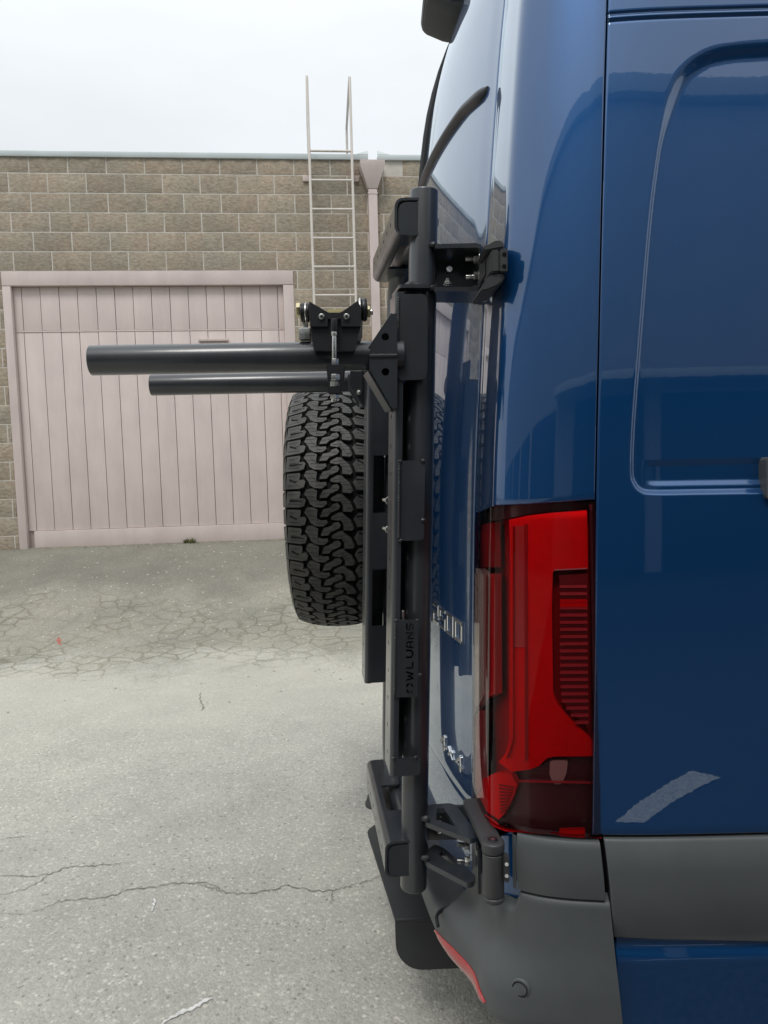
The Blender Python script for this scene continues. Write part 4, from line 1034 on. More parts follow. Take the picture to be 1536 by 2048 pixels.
channel('channel', 'z', zbot_, ztop_, -.043, .045, NW, dn, [seg(921, 1081), seg(1516, 1551)], [(zbot_ + .001, ztop_ - .001)])
# big top box plate and the lettered plate, each proud of the flange
bm = bmesh.new(); plate_w(bm, -.0475, [(797, 588), (849, 588), (855, 600), (855, 745), (848, 759), (797, 761)], th=.006, rad=.006)
o = obj('side_plate', fix(bm), powder, rack, angle=30)
bm = bmesh.new(); zt2 = rw(800, 581, -.043)[1]
flat(bm, round_poly([(-.046, NW - .006), (.045, NW - .004), (.045, .0), (-.046, NW - .062)], .006), [], lambda a, b: rk(a, b, zt2 + .004), Vector((0, 0, .006)))
obj('top_plate', fix(bm), powder, rack, angle=30)
blobs(rack, [(rk(-.020, .022, zt2 + .010), .012), (rk(-.012, .014, zt2 + .010), .010)])
# letters cut clean through the name plate (read upwards)
def letters():
    G = {'O': [[(.0, .30), (.0, .70), (.12, .92), (.40, 1), (.40, .78), (.25, .70), (.25, .60), (.0, .56), (.0, .44), (.25, .40), (.25, .30), (.4, .22), (.4, 0), (.12, .08)],
               [(1, .30), (1, .44), (.75, .40), (.75, .30), (.6, .22), (.6, 0), (.88, .08)], [(1, .70), (.88, .92), (.6, 1), (.6, .78), (.75, .70), (.75, .60), (1, .56)]],
         'W': [[(0, 1), (.20, 1), (.33, .36), (.44, .8), (.56, .8), (.67, .36), (.80, 1), (1, 1), (.80, 0), (.60, 0), (.5, .40), (.40, 0), (.20, 0)]],
         'L': [[(0, 1), (.24, 1), (.24, .22), (1, .22), (1, 0), (.15, 0), (0, .15)]],
         'V': [[(0, 1), (.24, 1), (.24, .38), (.40, .22), (.60, .22), (.76, .38), (.76, 1), (1, 1), (1, .32), (.72, 0), (.28, 0), (0, .32)]],
         'A': [[(0, 0), (0, .70), (.30, 1), (.46, 1), (.46, .78), (.36, .78), (.24, .66), (.24, .52), (.46, .52), (.46, .32), (.24, .32), (.24, 0)], [(1, 0), (1, .70), (.70, 1), (.54, 1), (.54, .78), (.64, .78), (.76, .66), (.76, .52), (.54, .52), (.54, .32), (.76, .32), (.76, 0)]],
         'N': [[(0, 0), (0, 1), (.22, 1), (.76, .36), (.76, 1), (1, 1), (1, 0), (.78, 0), (.24, .64), (.24, 0)]],
         'S': [[(0, 0), (0, .22), (.72, .22), (.76, .28), (.76, .36), (.70, .40), (.22, .40), (0, .58), (0, .82), (.22, 1), (1, 1), (1, .78), (.30, .78), (.24, .72), (.24, .66), (.30, .60), (.78, .60), (1, .44), (1, .18), (.80, 0)]]}
    # band along z, cap height along n
    span = [('O', 1384, 1357), ('W', 1353, 1334), ('L', 1329, 1316), ('V', 1308, 1291), ('A', 1288, 1272), ('N', 1268, 1254), ('S', 1250, 1233)]
    hs = []
    span = [('O', 1387, 1366), ('W', 1363, 1342), ('L', 1338, 1324), ('V', 1317, 1299), ('A', 1297, 1282), ('N', 1279, 1264), ('S', 1261, 1247)]
    xl, xr = 812, 827
    for ch, y0, y1 in span:
        for g in G[ch]:
            hs.append([rw(xl + (xr - xl) * 1.0 * (1 - v) if False else xl + (xr - xl) * (1 - v), y0 + (y1 - y0) * u, -.0475) for u, v in g])
    return hs
bm = bmesh.new(); plate_w(bm, -.0475, [(790, 1240), (837, 1240), (836, 1394), (788, 1395)], letters(), .0045, 0)
o = obj('name_plate', fix(bm), powder, rack, smooth=False); o['label'] = 'plate with OWL VANS cut through it'
for y0, y1, xa, xb in ((594, 756, 797, 797), (926, 1076, 798.5, 797.5), (1246, 1390, 791, 789)):
    za_, zb3 = rw(xa, y0, -.048), rw(xb, y1, -.048); beads(rack, [(rk(-.0475, za_[0], za_[1]), rk(-.0475, zb3[0], zb3[1]))], .0026)
blobs(rack, [(rk(-.0455, *rw(px, py, -.047)), .0034) for (px, py) in ((800, 922), (846, 921), (793, 1241), (835, 1241), (801, 1081), (787, 1517), (832, 1515), (847, 1040), (840, 1350))])
# far channel on the outer tube
wf = WF - .043; n2, _ = rw(740, 1000, wf); NF = n2 + .008
zf1, zf0 = rw(755, 742, wf)[1], rw(755, 1366, wf)[1]; df = NF - rw(775, 1080, wf)[0]
sf = lambda y0, y1: (rw(755, y1, wf)[1], rw(755, y0, wf)[1])
channel('channel', 'z', zf0, zf1, wf, WF + .043, NF, df, [sf(744, 911), sf(1026, 1139), sf(1252, 1365)], [(zf0 + .001, zf1 - .001)])
# top and bottom rails, running into depth
nT, _ = rw(792, 440, -.012); zc1, zc0 = rw(800, 396, -.02)[1], rw(800, 470, -.02)[1]
channel('channel', 'w', -.022, WF - .008, zc0, zc1, nT + .004, .068, [(-.022, .045), (.225, WF - .008)], [(-.022, WF - .008)], .056, bend=.015, holes_off=.055)
nB, _ = rw(774, 1715, -.02); zd1, zd0 = rw(790, 1683, -.02)[1], rw(790, 1752, -.02)[1]
channel('channel', 'w', -.022, WF - .008, zd0, zd1, nB + .004, .060, [(-.022, WF - .008)], [(-.022, .10), (.215, WF - .008)], .056, bend=.013, holes_off=.05)
for z0_, z1_, nn_, dp in ((zc0, zc1, nT, .064), (zd0, zd1, nB, .052)):
    bm = bmesh.new(); flat(bm, round_poly([(nn_ - .003, z0_ + .001), (nn_ - .003, z1_ - .007), (nn_ - dp, z1_ - .007), (nn_ - dp, z0_ + .001)], .016, 5), [], lambda a, b: rk(-.0215, a, b), W_ * .005); obj('end_plate', fix(bm), powder, rack, angle=30)

# gusset boxes and the two arms
aa = R(4.); AD = Vector((-math.cos(aa), -math.sin(aa), 0))
def arm(px, py, Y, pxl, wo, pxg):
    p = P(px, py, Y); L = .3
    for _ in range(30):
        q = proj(p + AD * L); L += (q[0] - pxl) / 1500 * Y * .9
    s = p - AD * .055; e = p + AD * L
    bm = bmesh.new(); tube(bm, [s, e], .0252, 40, .0022); ar = obj('arm', fix(bm), powder, rack)
    return p, L
pa, La = arm(745, 711.5, 1.323, 181, 0, 0)
pb, Lb = arm(712, 762.5, 1.872, 301.5, 0, 0)
def gusset(w_, near, holes, th=.005):
    bm = bmesh.new()
    hs = [[rw(x, y, w_) for x, y in disc2(cx, cy, r_, 16)] for cx, cy, r_ in holes]
    plate_w(bm, w_, near, hs, th, .003); return obj('gusset', fix(bm), powder, rack, angle=30)
wg = -.040 - .0285
gusset(wg, [(794, 626), (786, 627), (772, 650), (741, 697), (738.5, 711), (795, 711)], [(770.5, 673.5, 7.6)])
gusset(wg, [(795, 713.5), (739, 713.5), (739, 738), (785, 818), (794.5, 816)], [(771, 743.5, 7.8)])
bm = bmesh.new(); a_, b_ = rw(739, 712, wg - .001), rw(794, 711, wg - .001); bead(bm, rk(wg, *a_), rk(wg, *b_), .0034, .012); obj('weld', fix(bm), weld, rack)
# far cheek and the diagonal strips closing the box
bm = bmesh.new(); plate_w(bm, .02, [rw(x, y, wg) for x, y in ((794, 626), (786, 627), (741, 697), (739, 738), (785, 818), (794.5, 816))], th=.005, native=True, rad=.003); obj('gusset', fix(bm), powder, rack, angle=30)
for q0_, q1_ in (((739, 739), (786, 818)), ((741, 696), (787, 627))):
    A_, B_ = rw(*q0_, wg), rw(*q1_, wg); bm = bmesh.new()
    c = [rk(wg + .0055, *A_), rk(wg + .0055, *B_), rk(.0195, *B_), rk(.0195, *A_)]; nn_ = (c[1] - c[0]).cross(c[3] - c[0]).normalized() * .0035
    vs = [bm.verts.new(p + nn_) for p in c] + [bm.verts.new(p - nn_) for p in c]
    for f in ((0, 1, 2, 3), (7, 6, 5, 4), (0, 4, 5, 1), (1, 5, 6, 2), (2, 6, 7, 3), (3, 7, 4, 0)): bm.faces.new([vs[i] for i in f])
    obj('gusset_strip', fix(bm), powder, rack, smooth=False)
wg2 = WF + .02
for pts, hl in (([(741, 742), (700, 742), (700, 772), (726, 815), (741, 815)], [(718, 785, 4)]),):
    gusset(wg2, pts, hl); bm = bmesh.new(); plate_w(bm, wg2 + .075, [rw(x, y, wg2) for x, y in pts], th=.005, native=True); obj('gusset', fix(bm), powder, rack, angle=30)
bm = bmesh.new(); flat(bm, round_poly([(z_, w_) for z_, w_ in ((rw(741, 812, wg2)[1], wg2), (rw(741, 700, wg2)[1], wg2), (rw(741, 700, wg2)[1], wg2 + .08), (rw(741, 812, wg2)[1], wg2 + .08))], .005), [], lambda a, b: rk(b, NF + .001, a), N2 * .006); obj('arm_base', fix(bm), powder, rack)
bolt(rack, rk(wg2 - .001, *rw(718, 785, wg2)), -W_, .004, .012)
n_, z_ = rw(803, 763, -.04); bolt(rack, rk(-.035, n_, z_ + .006), (0, 0, -1), .006, .013)
n_, z_ = rw(805, 1238, -.03); bm = bmesh.new(); cyl(bm, rk(-.03, n_, z_ - .01), rk(-.03, n_, z_ + .016), .0035, 12, .0006); obj('pin', fix(bm), steel, rack)
for py in (1001, 1059):
    n_, z_ = rw(779, py, .046); bolt(rack, rk(.0455, n_ + .001, z_), W_ * 1 + N2 * .25, .0055, .030)

# upper hinge bracket: open box of four plates welded to the tube
def bracket_plate(bm, pts, vec): 
    vs = [bm.verts.new(p) for p in pts]; v2 = [bm.verts.new(Vector(p) + vec) for p in pts]; n = len(vs)
    bm.faces.new(vs); bm.faces.new(v2[::-1])
    for i in range(n): bm.faces.new((vs[i], v2[i], v2[(i + 1) % n], vs[(i + 1) % n]))
ub = obj('hinge_bracket', (lambda b: (bracket_plate(b, [P(870, 488, 1.338), P(952, 486, 1.338), P(962, 489, 1.338), P(962, 489, 1.338) + Vector((.004, .10, 0)), P(870, 488, 1.338) + Vector((0, .10, 0))], Vector((0, 0, -.0075))), fix(b))[1])(bmesh.new()), powder, rack, angle=25)
bm = bmesh.new(); zq = P(870, 574, 1.338).z
bracket_plate(bm, [P(868, 574, 1.338), P(945, 574, 1.338), P(959, 572, 1.338), P(966, 560, 1.338) + Vector((.004, .02, 0)), P(966, 574, 1.338) + Vector((.0, .11, 0)), P(868, 574, 1.338) + Vector((0, .10, 0))], Vector((0, 0, -.0075))); obj('bracket_plate', fix(bm), powder, ub, angle=25)
bm = bmesh.new(); o0 = P(862, 493, 1.432); o1 = P(975, 576, 1.432)
flat(bm, [(o0.x, o1.z), (o1.x, o1.z), (o1.x, o0.z), (o0.x, o0.z)], [disc2(P(899, 537, 1.43).x, P(899, 537, 1.43).z, .0056, 16)], lambda a, b: Vector((a, 1.432, b)), Vector((0, .006, 0))); obj('bracket_plate', fix(bm), powder, ub, smooth=False)
bm = bmesh.new(); hexa(bm, (P(965, 541, 1.33) + P(965, 541, 1.42)) / 2 + Vector((.002, 0, 0)), Vector((.0045, 0, 0)), Vector((0, .046, 0)), Vector((0, 0, .034)), .002); obj('bracket_plate', fix(bm), powder, ub)
bm = bmesh.new(); hexa(bm, P(904, 502, 1.40), Vector((.009, 0, 0)), Vector((0, .006, 0)), Vector((0, 0, .005)), .001); obj('weld_nut', fix(bm), weld, ub)
for py in (517, 553): bolt(ub, P(958, py, 1.372), Vector((-1, 0, 0)), .0085, .024)
bolt(ub, P(896, 570, 1.385), Vector((0, 0, 1)), .006, .012)
blobs(ub, [(P(px, py, 1.347), .0058) for px, py in ((867, 489), (866, 576))])
# lower hinge bracket: two slotted triangles and their end plate
zl1, zl2 = P(850, 1640, 1.35).z, P(852, 1716, 1.35).z
def hz(px, py, z): return hit(px, py, Vector((0, 0, z)), Vector((0, 0, 1)))
def hplate(name, px, holes, z, th, parent):
    bm = bmesh.new(); o = [tuple(hz(x, y, z))[:2] for x, y in px]; hs = [[tuple(hz(x, y, z))[:2] for x, y in hh] for hh in holes]
    flat(bm, round_poly(o, .006), hs, lambda a, b: Vector((a, b, z)), Vector((0, 0, -th))); return obj(name, fix(bm), powder, parent, angle=25)
lb = hplate('hinge_bracket', [(846, 1630), (858, 1609), (900, 1606), (912, 1610), (957, 1672), (942, 1679), (850, 1644)], [[(874, 1617), (888, 1616.5), (911, 1653), (872, 1639)]], zl1, .009, rack)
hplate('bracket_plate', [(846, 1706), (870, 1688), (888, 1696), (952, 1752), (946, 1764), (934, 1766), (850, 1722)], [[(877, 1708), (884, 1702), (922, 1740), (908, 1732)]], zl2, .010, lb)
bm = bmesh.new(); hexa(bm, (P(950, 1716, 1.30) + P(950, 1716, 1.39)) / 2 + Vector((.003, 0, 0)), Vector((.004, .0, 0)), Vector((.0, .045, 0)), Vector((0, 0, .044)), .002); obj('bracket_plate', fix(bm), powder, lb)
bm = bmesh.new(); hexa(bm, (Vector((.060, 1.42, (zl1 + zl2) / 2 - .005)) + Vector((.15, 1.42, (zl1 + zl2) / 2 - .005))) / 2, Vector((.045, 0, 0)), Vector((0, .004, 0)), Vector((0, 0, .034)), .001); obj('bracket_plate', fix(bm), powder, lb)
dullz = mat('dull zinc', (.28, .28, .275), .38, 1, rnoise=(60, .1))
for py in (1690, 1722): bolt(lb, P(940, py, 1.335), Vector((-1, .1, 0)), .0085, .024, dullz)
for px, py, z_ in ((881, 1632, zl1 - .03), (880, 1664, zl1 - .034)): bolt(lb, hz(px, py, z_), Vector((0, 0, 1)), .005, .022)
blobs(lb, [(P(px, py, 1.342), .0065) for px, py in ((852, 1637), (851, 1716))])

# ------------------------------------------------------------------ body hinges of the van
def prism(bm, px, Y0, Y1, rad=.003, bev=.0025):
    o = [P(x, y, Y0) for x, y in px]; f = bm.faces.new([bm.verts.new(p) for p in o]); 
    r = bmesh.ops.extrude_face_region(bm, geom=[f]); vs = [v for v in r['geom'] if isinstance(v, bmesh.types.BMVert)]
    bmesh.ops.translate(bm, verts=vs, vec=(0, Y1 - Y0, 0)); fix(bm)
    if bev: bmesh.ops.bevel(bm, geom=bm.edges[:], offset=bev, segments=2, affect='EDGES')
bm = bmesh.new(); prism(bm, [(967, 497), (988, 481), (1004, 479.5), (1008, 484), (1008, 496), (984, 500), (969, 503)], 1.205, 1.29); uh = obj('door_hinge', fix(bm), hingem, van)
bm = bmesh.new(); prism(bm, [(964, 572), (976, 552), (985, 546), (1008, 544), (1010, 549), (1009, 560), (996, 572), (972, 582), (962, 582)], 1.205, 1.32); obj('hinge_arm', fix(bm), hingem, uh)
bm = bmesh.new(); prism(bm, [(981.5, 500), (999.2, 497.5), (999.2, 543.5), (981.5, 546)], 1.200, 1.28); obj('knuckle', fix(bm), hingem, uh)
bm = bmesh.new(); prism(bm, [(1000, 497.5), (1015.5, 497), (1015.5, 543), (1000, 543.5)], 1.198, 1.222, bev=.0015); lf = obj('hinge_leaf', fix(bm), hingem, uh)
bm = bmesh.new(); prism(bm, [(970, 506), (982, 504), (982, 548), (970, 552)], 1.25, 1.33); obj('hinge_arm', fix(bm), hingem, uh)
bm = bmesh.new()
for py in (508.5, 532.5): cyl(bm, P(1008.5, py, 1.1965), P(1008.5, py, 1.201), .0033, 16)
obj('screw_hole', fix(bm), dark, lf)
cb = P(986.5, 1745, 1.182)
bm = bmesh.new(); cyl(bm, cb + Vector((0, 0, -.037)), cb + Vector((0, 0, .036)), .0178, 32, .002); lh = obj('door_hinge', fix(bm), hingem, van)
bm = bmesh.new(); cyl(bm, cb + Vector((0, 0, -.048)), cb + Vector((0, 0, -.0375)), .0182, 32, .004); obj('hinge_foot', fix(bm), hingem, lh)
bm = bmesh.new(); cyl(bm, cb + Vector((0, 0, .0372)), cb + Vector((0, 0, .056)), .0190, 32, .0035)
e0, e1 = cb + Vector((0, 0, .0466)), P(944, 1652, 1.335); dd = (e1 - e0); dd.z = 0; e1.z = e0.z
sdv = Vector((-dd.y, dd.x, 0)).normalized() * .0165
hexa(bm, (e0 + e1) / 2, dd / 2, sdv, Vector((0, 0, .0082)), .004); obj('hinge_arm', fix(bm), hingem, lh)
bm = bmesh.new(); cyl(bm, cb + Vector((0, 0, .0555)), cb + Vector((0, 0, .0575)), .0085, 24, .0008); obj('cap_screw', fix(bm), anod, lh)
bm = bmesh.new(); cyl(bm, cb + Vector((0, 0, .0576)), cb + Vector((0, 0, .0582)), .0035, 6); obj('cap_screw', fix(bm), steel, lh)
bm = bmesh.new(); prism(bm, [(1008.5, 1714), (1019, 1717), (1019, 1766), (1008.5, 1765)], 1.160, 1.178, bev=.0015); lf = obj('hinge_leaf', fix(bm), hingem, lh)
bm = bmesh.new()
for py in (1729, 1752): cyl(bm, P(1013.5, py, 1.1585), P(1013.5, py, 1.163), .0030, 16)
obj('screw_hole', fix(bm), steel, lf)
bm = bmesh.new(); tube(bm, [P(967, 588, 1.352), P(966.5, 604, 1.352), P(972, 601, 1.345), P(978, 594, 1.335), P(976, 590, 1.33)], .0016, 8); tube(bm, [P(969, 590, 1.352), P(970, 601, 1.35)], .0014, 8); obj('check_strap', fix(bm), chrome, uh)

# ------------------------------------------------------------------ bike cradle clamped on the near arm
crd = thing('bike_cradle', 'black vee shaped cradle with steel turnbuckle clamped on the near arm', 'cradle', tuple(P(669, 690, 1.31)))
c6 = lambda x, y: (560 + x / 5.12, 560 + y / 5.12)
YF = 1.268
vpts = [c6(*p) for p in ((302, 220), (470, 318), (500, 333), (610, 333), (640, 322), (797, 211), (812, 300), (830, 300), (826, 480), (775, 660), (760, 722), (350, 722), (335, 660), (310, 480), (300, 300))]
bm = bmesh.new(); prism(bm, vpts, YF, YF + .105, bev=0); cb_ = obj('cradle_block', fix(bm), anod, crd, smooth=False)
fp = [c6(*p) for p in ((298, 220), (470, 322), (500, 337), (610, 337), (640, 326), (801, 211), (833, 300), (826, 478), (624, 478), (624, 402), (490, 402), (490, 478), (308, 478))]
bm = bmesh.new(); prism(bm, fp, YF - .008, YF - .0005, bev=.0007); obj('face_plate', fix(bm), anod, crd, angle=25)
for x in (427, 683):
    p = P(*c6(x, 377), YF - .008); bm = bmesh.new(); cyl(bm, p, p + Vector((0, -.0045, 0)), .0048, 20, .0008); sc_ = obj('socket_screw', fix(bm), steel, crd)
    bm = bmesh.new(); tube(bm, [p + Vector((0, -.0044, 0)), p + Vector((0, -.0049, 0))], .0023, 6); obj('hex_socket', fix(bm), dark, sc_)
sp = [c6(*p) for p in ((492, 300), (640, 300), (640, 345), (470, 345))]
bm = bmesh.new(); prism(bm, sp, YF + .02, YF + .09, bev=.001); obj('saddle_pad', fix(bm), mat('yellow strap', (.50, .44, .22), .6), crd)
def across(px0, px1, py, Y, r_, m, name, seg=28, bev=.0012):
    bm = bmesh.new(); a, b = P(*c6(px0, py), Y), P(*c6(px1, py), Y); b.z = a.z; tube(bm, [a, b], r_, seg, bev); return obj(name, fix(bm), m, crd)
yd = YF + .045
for (x0, x1) in ((236, 256), (257, 276), (277, 298)): across(x0, x1, 335 if x0 < 500 else 305, yd, .0165, MATS['black anodised aluminium'] if x0 != 257 else MATS['bright zinc steel'], 'roller_disc')
across(214, 235, 335, yd, .0158, anod, 'roller_disc')
across(810, 832, 305, yd, .0200, MATS['bright zinc steel'], 'roller_disc'); across(833, 892, 305, yd, .0195, anod, 'roller_disc', bev=.004)
across(168, 212, 312, yd, .0125, brass, 'bolt_head', 6); across(893, 925, 325, yd, .0095, brass, 'lock_nut', 6); across(925, 952, 328, yd, .005, steel, 'bolt_end', 12)
bm = bmesh.new(); hexa(bm, P(*c6(262, 565), YF + .05), Vector((.010, 0, 0)), Vector((0, .02, 0)), Vector((0, 0, .010)), .002); obj('ratchet', fix(bm), steel, crd)
bm = bmesh.new(); tube(bm, [P(*c6(238, 430), YF + .05), P(*c6(262, 500), YF + .05)], .003, 10); tube(bm, [P(*c6(270, 440), YF + .05), P(*c6(285, 540), YF + .05)], .0025, 10); obj('ratchet_link', fix(bm), steel, crd)
yr = YF - .014
def up_(px, y0, y1, r_, m, name, seg=20, bev=.0008, Y=None):
    bm = bmesh.new(); a, b = P(*c6(px, y1), Y or yr), P(*c6(px, y0), Y or yr); tube(bm, [a, b], r_, seg, bev); return obj(name, fix(bm), m, crd)
up_(557, 400, 530, .0062, anod, 'eye_end'); up_(556, 528, 575, .0052, steel, 'eye_end'); up_(557, 570, 815, .0042, steel, 'threaded_rod')
up_(563, 808, 872, .0064, steel, 'hex_nut', 6); 
bm = bmesh.new(); prism(bm, [c6(*p) for p in ((471, 866), (664, 866), (650, 1032), (488, 1032))], yr - .010, yr + .012, bev=.0012); obj('pull_block', fix(bm), anod, crd)
up_(563, 966, 1030, .0082, steel, 'hex_nut', 6, Y=yr - .008); up_(563, 1032, 1092, .0078, steel, 'hex_nut', 8)
bm = bmesh.new(); prism(bm, [c6(*p) for p in ((490, 1096), (628, 1096), (622, 1168), (496, 1168))], yr - .009, yr + .010, bev=.0012); obj('pull_block', fix(bm), anod, crd)
up_(560, 1168, 1215, .0072, steel, 'hex_nut', 6); up_(552, 1215, 1248, .0045, steel, 'rod_end')

# ------------------------------------------------------------------ spare wheel
TYC = P(653, 1013, 2.47); RT = .388; TW = .262
ta = R(0.5); TN = Vector((-math.cos(ta), -math.sin(ta), 0)); TU = Vector((-TN.y, TN.x, 0)) * -1          # axis outwards (rear) and its horizontal partner
TU = TN.cross(Vector((0, 0, 1))).normalized()
pc = TYC; pc = Vector((P(561, 1013, 2.09).x, 2.47, TYC.z)) - TN * TW
spare = thing('spare_wheel', 'knobbly black all terrain spare tyre hung at the back of the van', 'wheel', tuple(pc + TN * TW * .5 - Vector((0, 0, RT))))
def tp(th, v, h):
    """tyre point: angle round the axle, v across the tread (0 outer edge .. 1 inner edge, beyond = sidewall), height above carcass"""
    sh = .055
    if v < 0 or v > 1:
        k = (-v if v < 0 else v - 1) * TW; rr_ = RT - .031 - k * 1.0; ax = .012 - .020 * math.sin(min(1.57, k / sh * 1.2)) ; ex = h
        axp = TW * .92 + .5 * .08 * TW if False else None
        side_ = 1 if v < 0 else -1; a = TW / 2 * .93 + .010 * math.sin(min(1.57, k / sh * 1.5)) + h * .8
        a *= side_; rr_ += h * .25
    else:
        c = (v - .5) * 2; a = -c * TW / 2 * .93; rr_ = RT - .009 - .022 * abs(c) ** 2.6 + h
    return pc + TN * (TW / 2 + a) + (Vector((0, 0, 1)) * math.cos(th) + TU * math.sin(th)) * rr_
NPI = 46
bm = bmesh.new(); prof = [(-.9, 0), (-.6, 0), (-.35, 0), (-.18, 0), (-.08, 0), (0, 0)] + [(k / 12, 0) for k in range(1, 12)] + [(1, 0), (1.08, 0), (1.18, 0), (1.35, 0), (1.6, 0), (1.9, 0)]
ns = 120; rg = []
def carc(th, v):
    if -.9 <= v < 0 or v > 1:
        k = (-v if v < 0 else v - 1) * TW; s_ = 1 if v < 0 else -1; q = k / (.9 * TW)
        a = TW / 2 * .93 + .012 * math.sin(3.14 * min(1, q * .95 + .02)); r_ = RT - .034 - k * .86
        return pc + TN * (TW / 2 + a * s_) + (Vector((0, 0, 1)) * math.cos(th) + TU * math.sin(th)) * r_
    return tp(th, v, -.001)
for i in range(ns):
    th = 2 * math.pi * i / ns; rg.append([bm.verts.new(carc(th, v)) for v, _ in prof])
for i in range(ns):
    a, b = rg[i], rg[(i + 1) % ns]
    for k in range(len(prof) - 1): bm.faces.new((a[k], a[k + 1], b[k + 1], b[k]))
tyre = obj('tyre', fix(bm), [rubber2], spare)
def nv(L):
    return [((x - 178 - .13 * (1400 - y)) / 1255, (y - 1140) / 365) for x, y in L]
blocks = [nv([(205, 1160), (420, 1150), (488, 1178), (500, 1290), (470, 1332), (396, 1335), (402, 1400), (398, 1462), (385, 1482), (188, 1492)]),
          nv([(640, 1150), (755, 1140), (818, 1200), (802, 1268), (705, 1262), (652, 1290), (642, 1370), (640, 1478), (560, 1528), (472, 1512), (450, 1420), (535, 1290), (560, 1220)]),
          nv([(690, 1322), (795, 1330), (832, 1402), (945, 1470), (958, 1538), (912, 1598), (845, 1570), (826, 1505), (722, 1478), (700, 1400)]),
          nv([(1060, 1052), (1185, 1040), (1208, 1092), (1140, 1250), (1000, 1398), (942, 1408), (852, 1330), (852, 1282), (928, 1262), (1000, 1252), (1042, 1180)]),
          nv([(1245, 1100), (1425, 1112), (1412, 1362), (1232, 1388), (1178, 1262), (1205, 1205)])]
sipes = [[[(.03, .26), (.17, .22)], [(.05, .52), (.16, .47)], [(.04, .76), (.15, .76)]], [[(.36, .2), (.47, .16), (.51, .24)], [(.24, .62), (.36, .56)], [(.30, .40), (.38, .36)], [(.23, .86), (.36, .84)]],
         [[(.42, .7), (.50, .78), (.58, .72)], [(.55, 1.0), (.61, .97)]], [[(.72, -.05), (.80, -.08)], [(.66, .2), (.77, .18)], [(.56, .45), (.70, .52)], [(.62, .33), (.73, .36)]], [[(.86, .1), (.96, .16)], [(.84, .3), (.97, .34)], [(.84, .52), (.96, .48)]]]
TRD = 2 * math.pi / NPI
bm = bmesh.new(); bs = bmesh.new()
for i in range(NPI):
    for bi, bk in enumerate(blocks):
        if not bk: continue
        top = .0122 if bi in (0, 4) else .0125
        cxv = sum(p[0] for p in bk) / len(bk); cyu = sum(p[1] for p in bk) / len(bk)
        hi_, lo_ = [], []
        for v, u in bk:
            th = (i + u) * TRD; v2 = cxv + (v - cxv) * .97; u2 = cyu + (u - cyu) * .95
            vv = min(.995, max(.004, v2)); hi_.append(bm.verts.new(tp((i + u2) * TRD, vv, top))); lo_.append(bm.verts.new(tp((i + cyu + (u - cyu) * 1.03) * TRD, min(.999, max(.001, cxv + (v - cxv) * 1.02)), -.002)))
        n = len(bk)
        f = bm.faces.new(hi_)
        for k in range(n): bm.faces.new((hi_[k], hi_[(k + 1) % n], lo_[(k + 1) % n], lo_[k]))
        alt = (i % 2 == 0)
        if bi in (0, 4):
            sl = [[(.05, .60), (.13, .40)]] if (alt and bi == 0) or (not alt and bi == 4) else [[(.05, .42), (.20, .38)]]
            if bi == 4: sl = [[(.84, .62), (.93, .36)]] if not alt else [[(.82, .48), (.94, .50)]]
            wds = [.0052]
        else: sl, wds = [], []
        for s_, wd in [(q, .0011) for q in sipes[bi]] + [(q, wds[0]) for q in sl]:
            for a, b in zip(s_, s_[1:]):
                pa_, pb_ = tp((i + a[1]) * TRD, a[0], top + .0005), tp((i + b[1]) * TRD, b[0], top + .0005)
                nrm = (pa_ - pc); nrm -= TN * nrm.dot(TN); nrm.normalize(); sv = (pb_ - pa_).cross(nrm).normalized() * wd / 2
                bs.faces.new([bs.verts.new(p) for p in (pa_ - sv, pa_ + sv, pb_ + sv * .6, pb_ - sv * .6)])
    # shoulder lugs running down the sidewall, long and short in turn
    for side_ in (0, 1):
        off_ = .02 if side_ == 0 else -.10
        lng = .20 if (i % 2) else .13
        st_ = [(0.004, .04), (-.05, .06), (-lng, .14 if i % 2 else .10), (-lng, .70 if i % 2 else .78), (-.05, .92), (0.004, .95)]
        hi_, lo_ = [], []
        for v, u in st_:
            vv = v if side_ == 0 else 1 - v; th = (i + u + off_) * TRD
            if v > 0: p = tp(th, vv, .0118)
            else: p = carc(th, vv) + (TN if side_ == 0 else -TN) * .006 + (Vector((0, 0, 1)) * math.cos(th) + TU * math.sin(th)) * (.006 if v > -.06 else .002)
            hi_.append(bm.verts.new(p)); q = carc(th, vv) if v < 0 else tp(th, vv, -.002); lo_.append(bm.verts.new(q - (TN if side_ == 0 else -TN) * .002))
        bm.faces.new(hi_)
        for k in range(6): bm.faces.new((hi_[k], hi_[(k + 1) % 6], lo_[(k + 1) % 6], lo_[k]))
bmesh.ops.recalc_face_normals(bm, faces=bm.faces[:])
obj('tread', bm, rubber, tyre, smooth=False)
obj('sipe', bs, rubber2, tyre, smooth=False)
bm = bmesh.new(); rc = pc + TN * TW / 2
tube(bm, [rc - TN * .10, rc + TN * .10], .215, 48, .01); rim_ = obj('rim', fix(bm), anod, spare)
for k in range(6):
    a = k * math.pi / 3; p = rc + TN * .10 + (Vector((0, 0, 1)) * math.cos(a) + TU * math.sin(a)) * .065
    bm = bmesh.new(); tube(bm, [p, p + TN * .02], .011, 6, .002); obj('wheel_nut', fix(bm), steel, rim_)
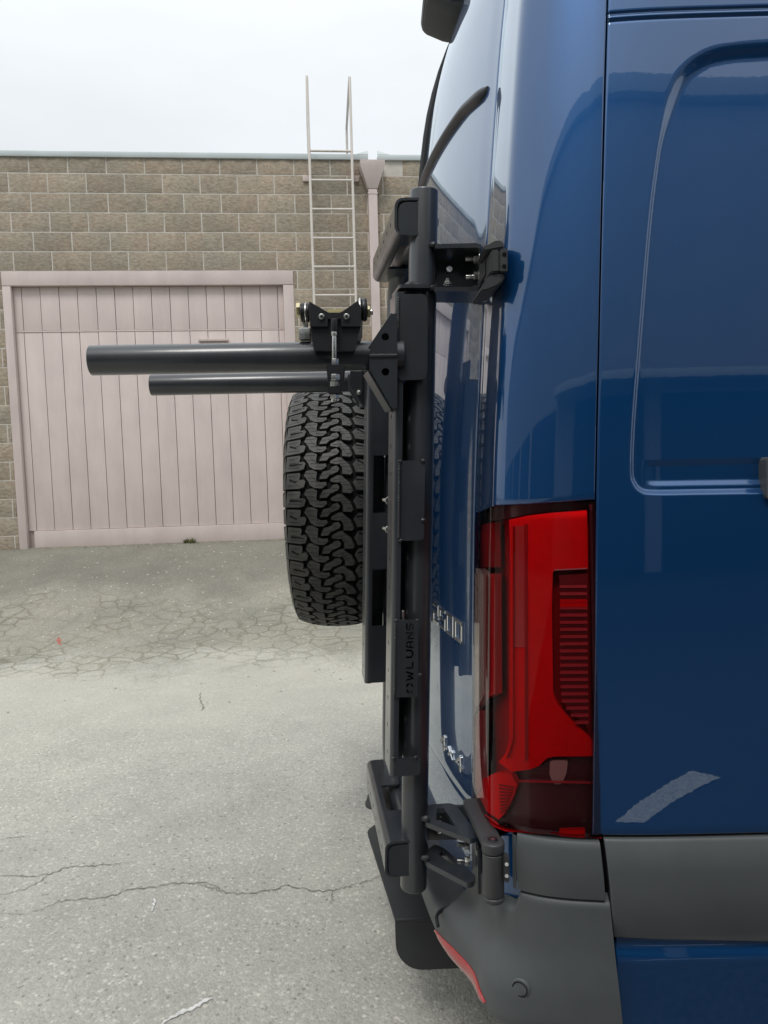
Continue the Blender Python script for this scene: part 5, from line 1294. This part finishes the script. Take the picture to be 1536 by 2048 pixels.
# carrier arm that holds it on the left door
car = thing('tyre_carrier', 'black steel post and hub bar behind the spare tyre on the far door', 'carrier', tuple(pc - TN * .03 - Vector((0, 0, .75))))
bm = bmesh.new(); q = pc - TN * .035; tube(bm, [q - Vector((0, 0, .62)), q + Vector((0, 0, .16))], .024, 20, .003); obj('post', fix(bm), powder, car)
bm = bmesh.new(); tube(bm, [q + TN * .02, pc + TN * .03], .07, 24, .004); obj('hub', fix(bm), powder, car)
for dz in (-.5, .08):
    bm = bmesh.new(); hexa(bm, q + Vector((.075, 0, dz)), Vector((.06, 0, 0)), Vector((0, .03, 0)), Vector((0, 0, .012)), .002); obj('bracket', fix(bm), powder, car)

# ------------------------------------------------------------------ folded step plates under the bumper
step_ = thing('rear_step', 'pair of black folded steel step plates below the rear bumper', 'step', tuple(hz(800, 1760, H - 1.09)))
def stepplate(px, fold, z, name='step_plate'):
    o = [tuple(hz(x, y, z))[:2] for x, y in px]
    bm = bmesh.new(); flat(bm, round_poly(o, .03, 5), [], lambda a, b: Vector((a, b, z)), Vector((0, 0, -.006))); return obj(name, fix(bm), plate, step_, angle=25)
z9 = H - 1.09
L0 = [(733, 1660), (757, 1645), (880, 1642), (930, 1832), (790, 1838)]
o = [tuple(hz(x, y, z9))[:2] for x, y in L0]; 
bm = bmesh.new(); oo = o; rp = round_poly([oo[4], oo[0], oo[1]], .03, 5)[6:12]
out_ = [oo[4]] + rp + [oo[1], oo[2], oo[3]]
flat(bm, out_, [], lambda a, b: Vector((a, b, z9)), Vector((0, 0, -.006)))
obj('step_plate', fix(bm), plate, step_, angle=25)
a4, a3 = Vector((*oo[4], z9)), Vector((*oo[3], z9)); ed = (a3 - a4); eL = ed.length; ed.normalize(); dn_ = Vector((.004, -.010, -.10))
dn_ = P(842, 1940, a4.y - .012) - a4; dn_ -= ed * dn_.dot(ed); hgt_ = dn_.length; dn_.normalize()
bm = bmesh.new(); fl = [(0, 0), (eL, 0), (eL, hgt_)] + [(.062 - .062 * math.sin(R(t)), hgt_ - .062 + .062 * math.cos(R(t))) for t in np.linspace(0, 90, 9)]
fn = ed.cross(dn_).normalized() * .006
flat(bm, fl, [], lambda a, b: a4 + ed * a + dn_ * b, fn); obj('step_fold', fix(bm), plate, step_, angle=25)
bm = bmesh.new(); tube(bm, [a4 + ed * .002 + Vector((0, .001, -.003)), a4 + ed * eL + Vector((0, .001, -.003))], .0042, 12); obj('fold_edge', fix(bm), plate, step_)
stepplate([(728, 1612), (748, 1556), (800, 1530), (880, 1530), (880, 1625), (760, 1620)], None, z9 + .002)
bm = bmesh.new(); hexa(bm, hz(840, 1700, z9) + Vector((.10, .1, -.03)), Vector((.09, 0, 0)), Vector((0, .28, 0)), Vector((0, 0, .022)), .003); obj('step_bracket', fix(bm), powder, step_)
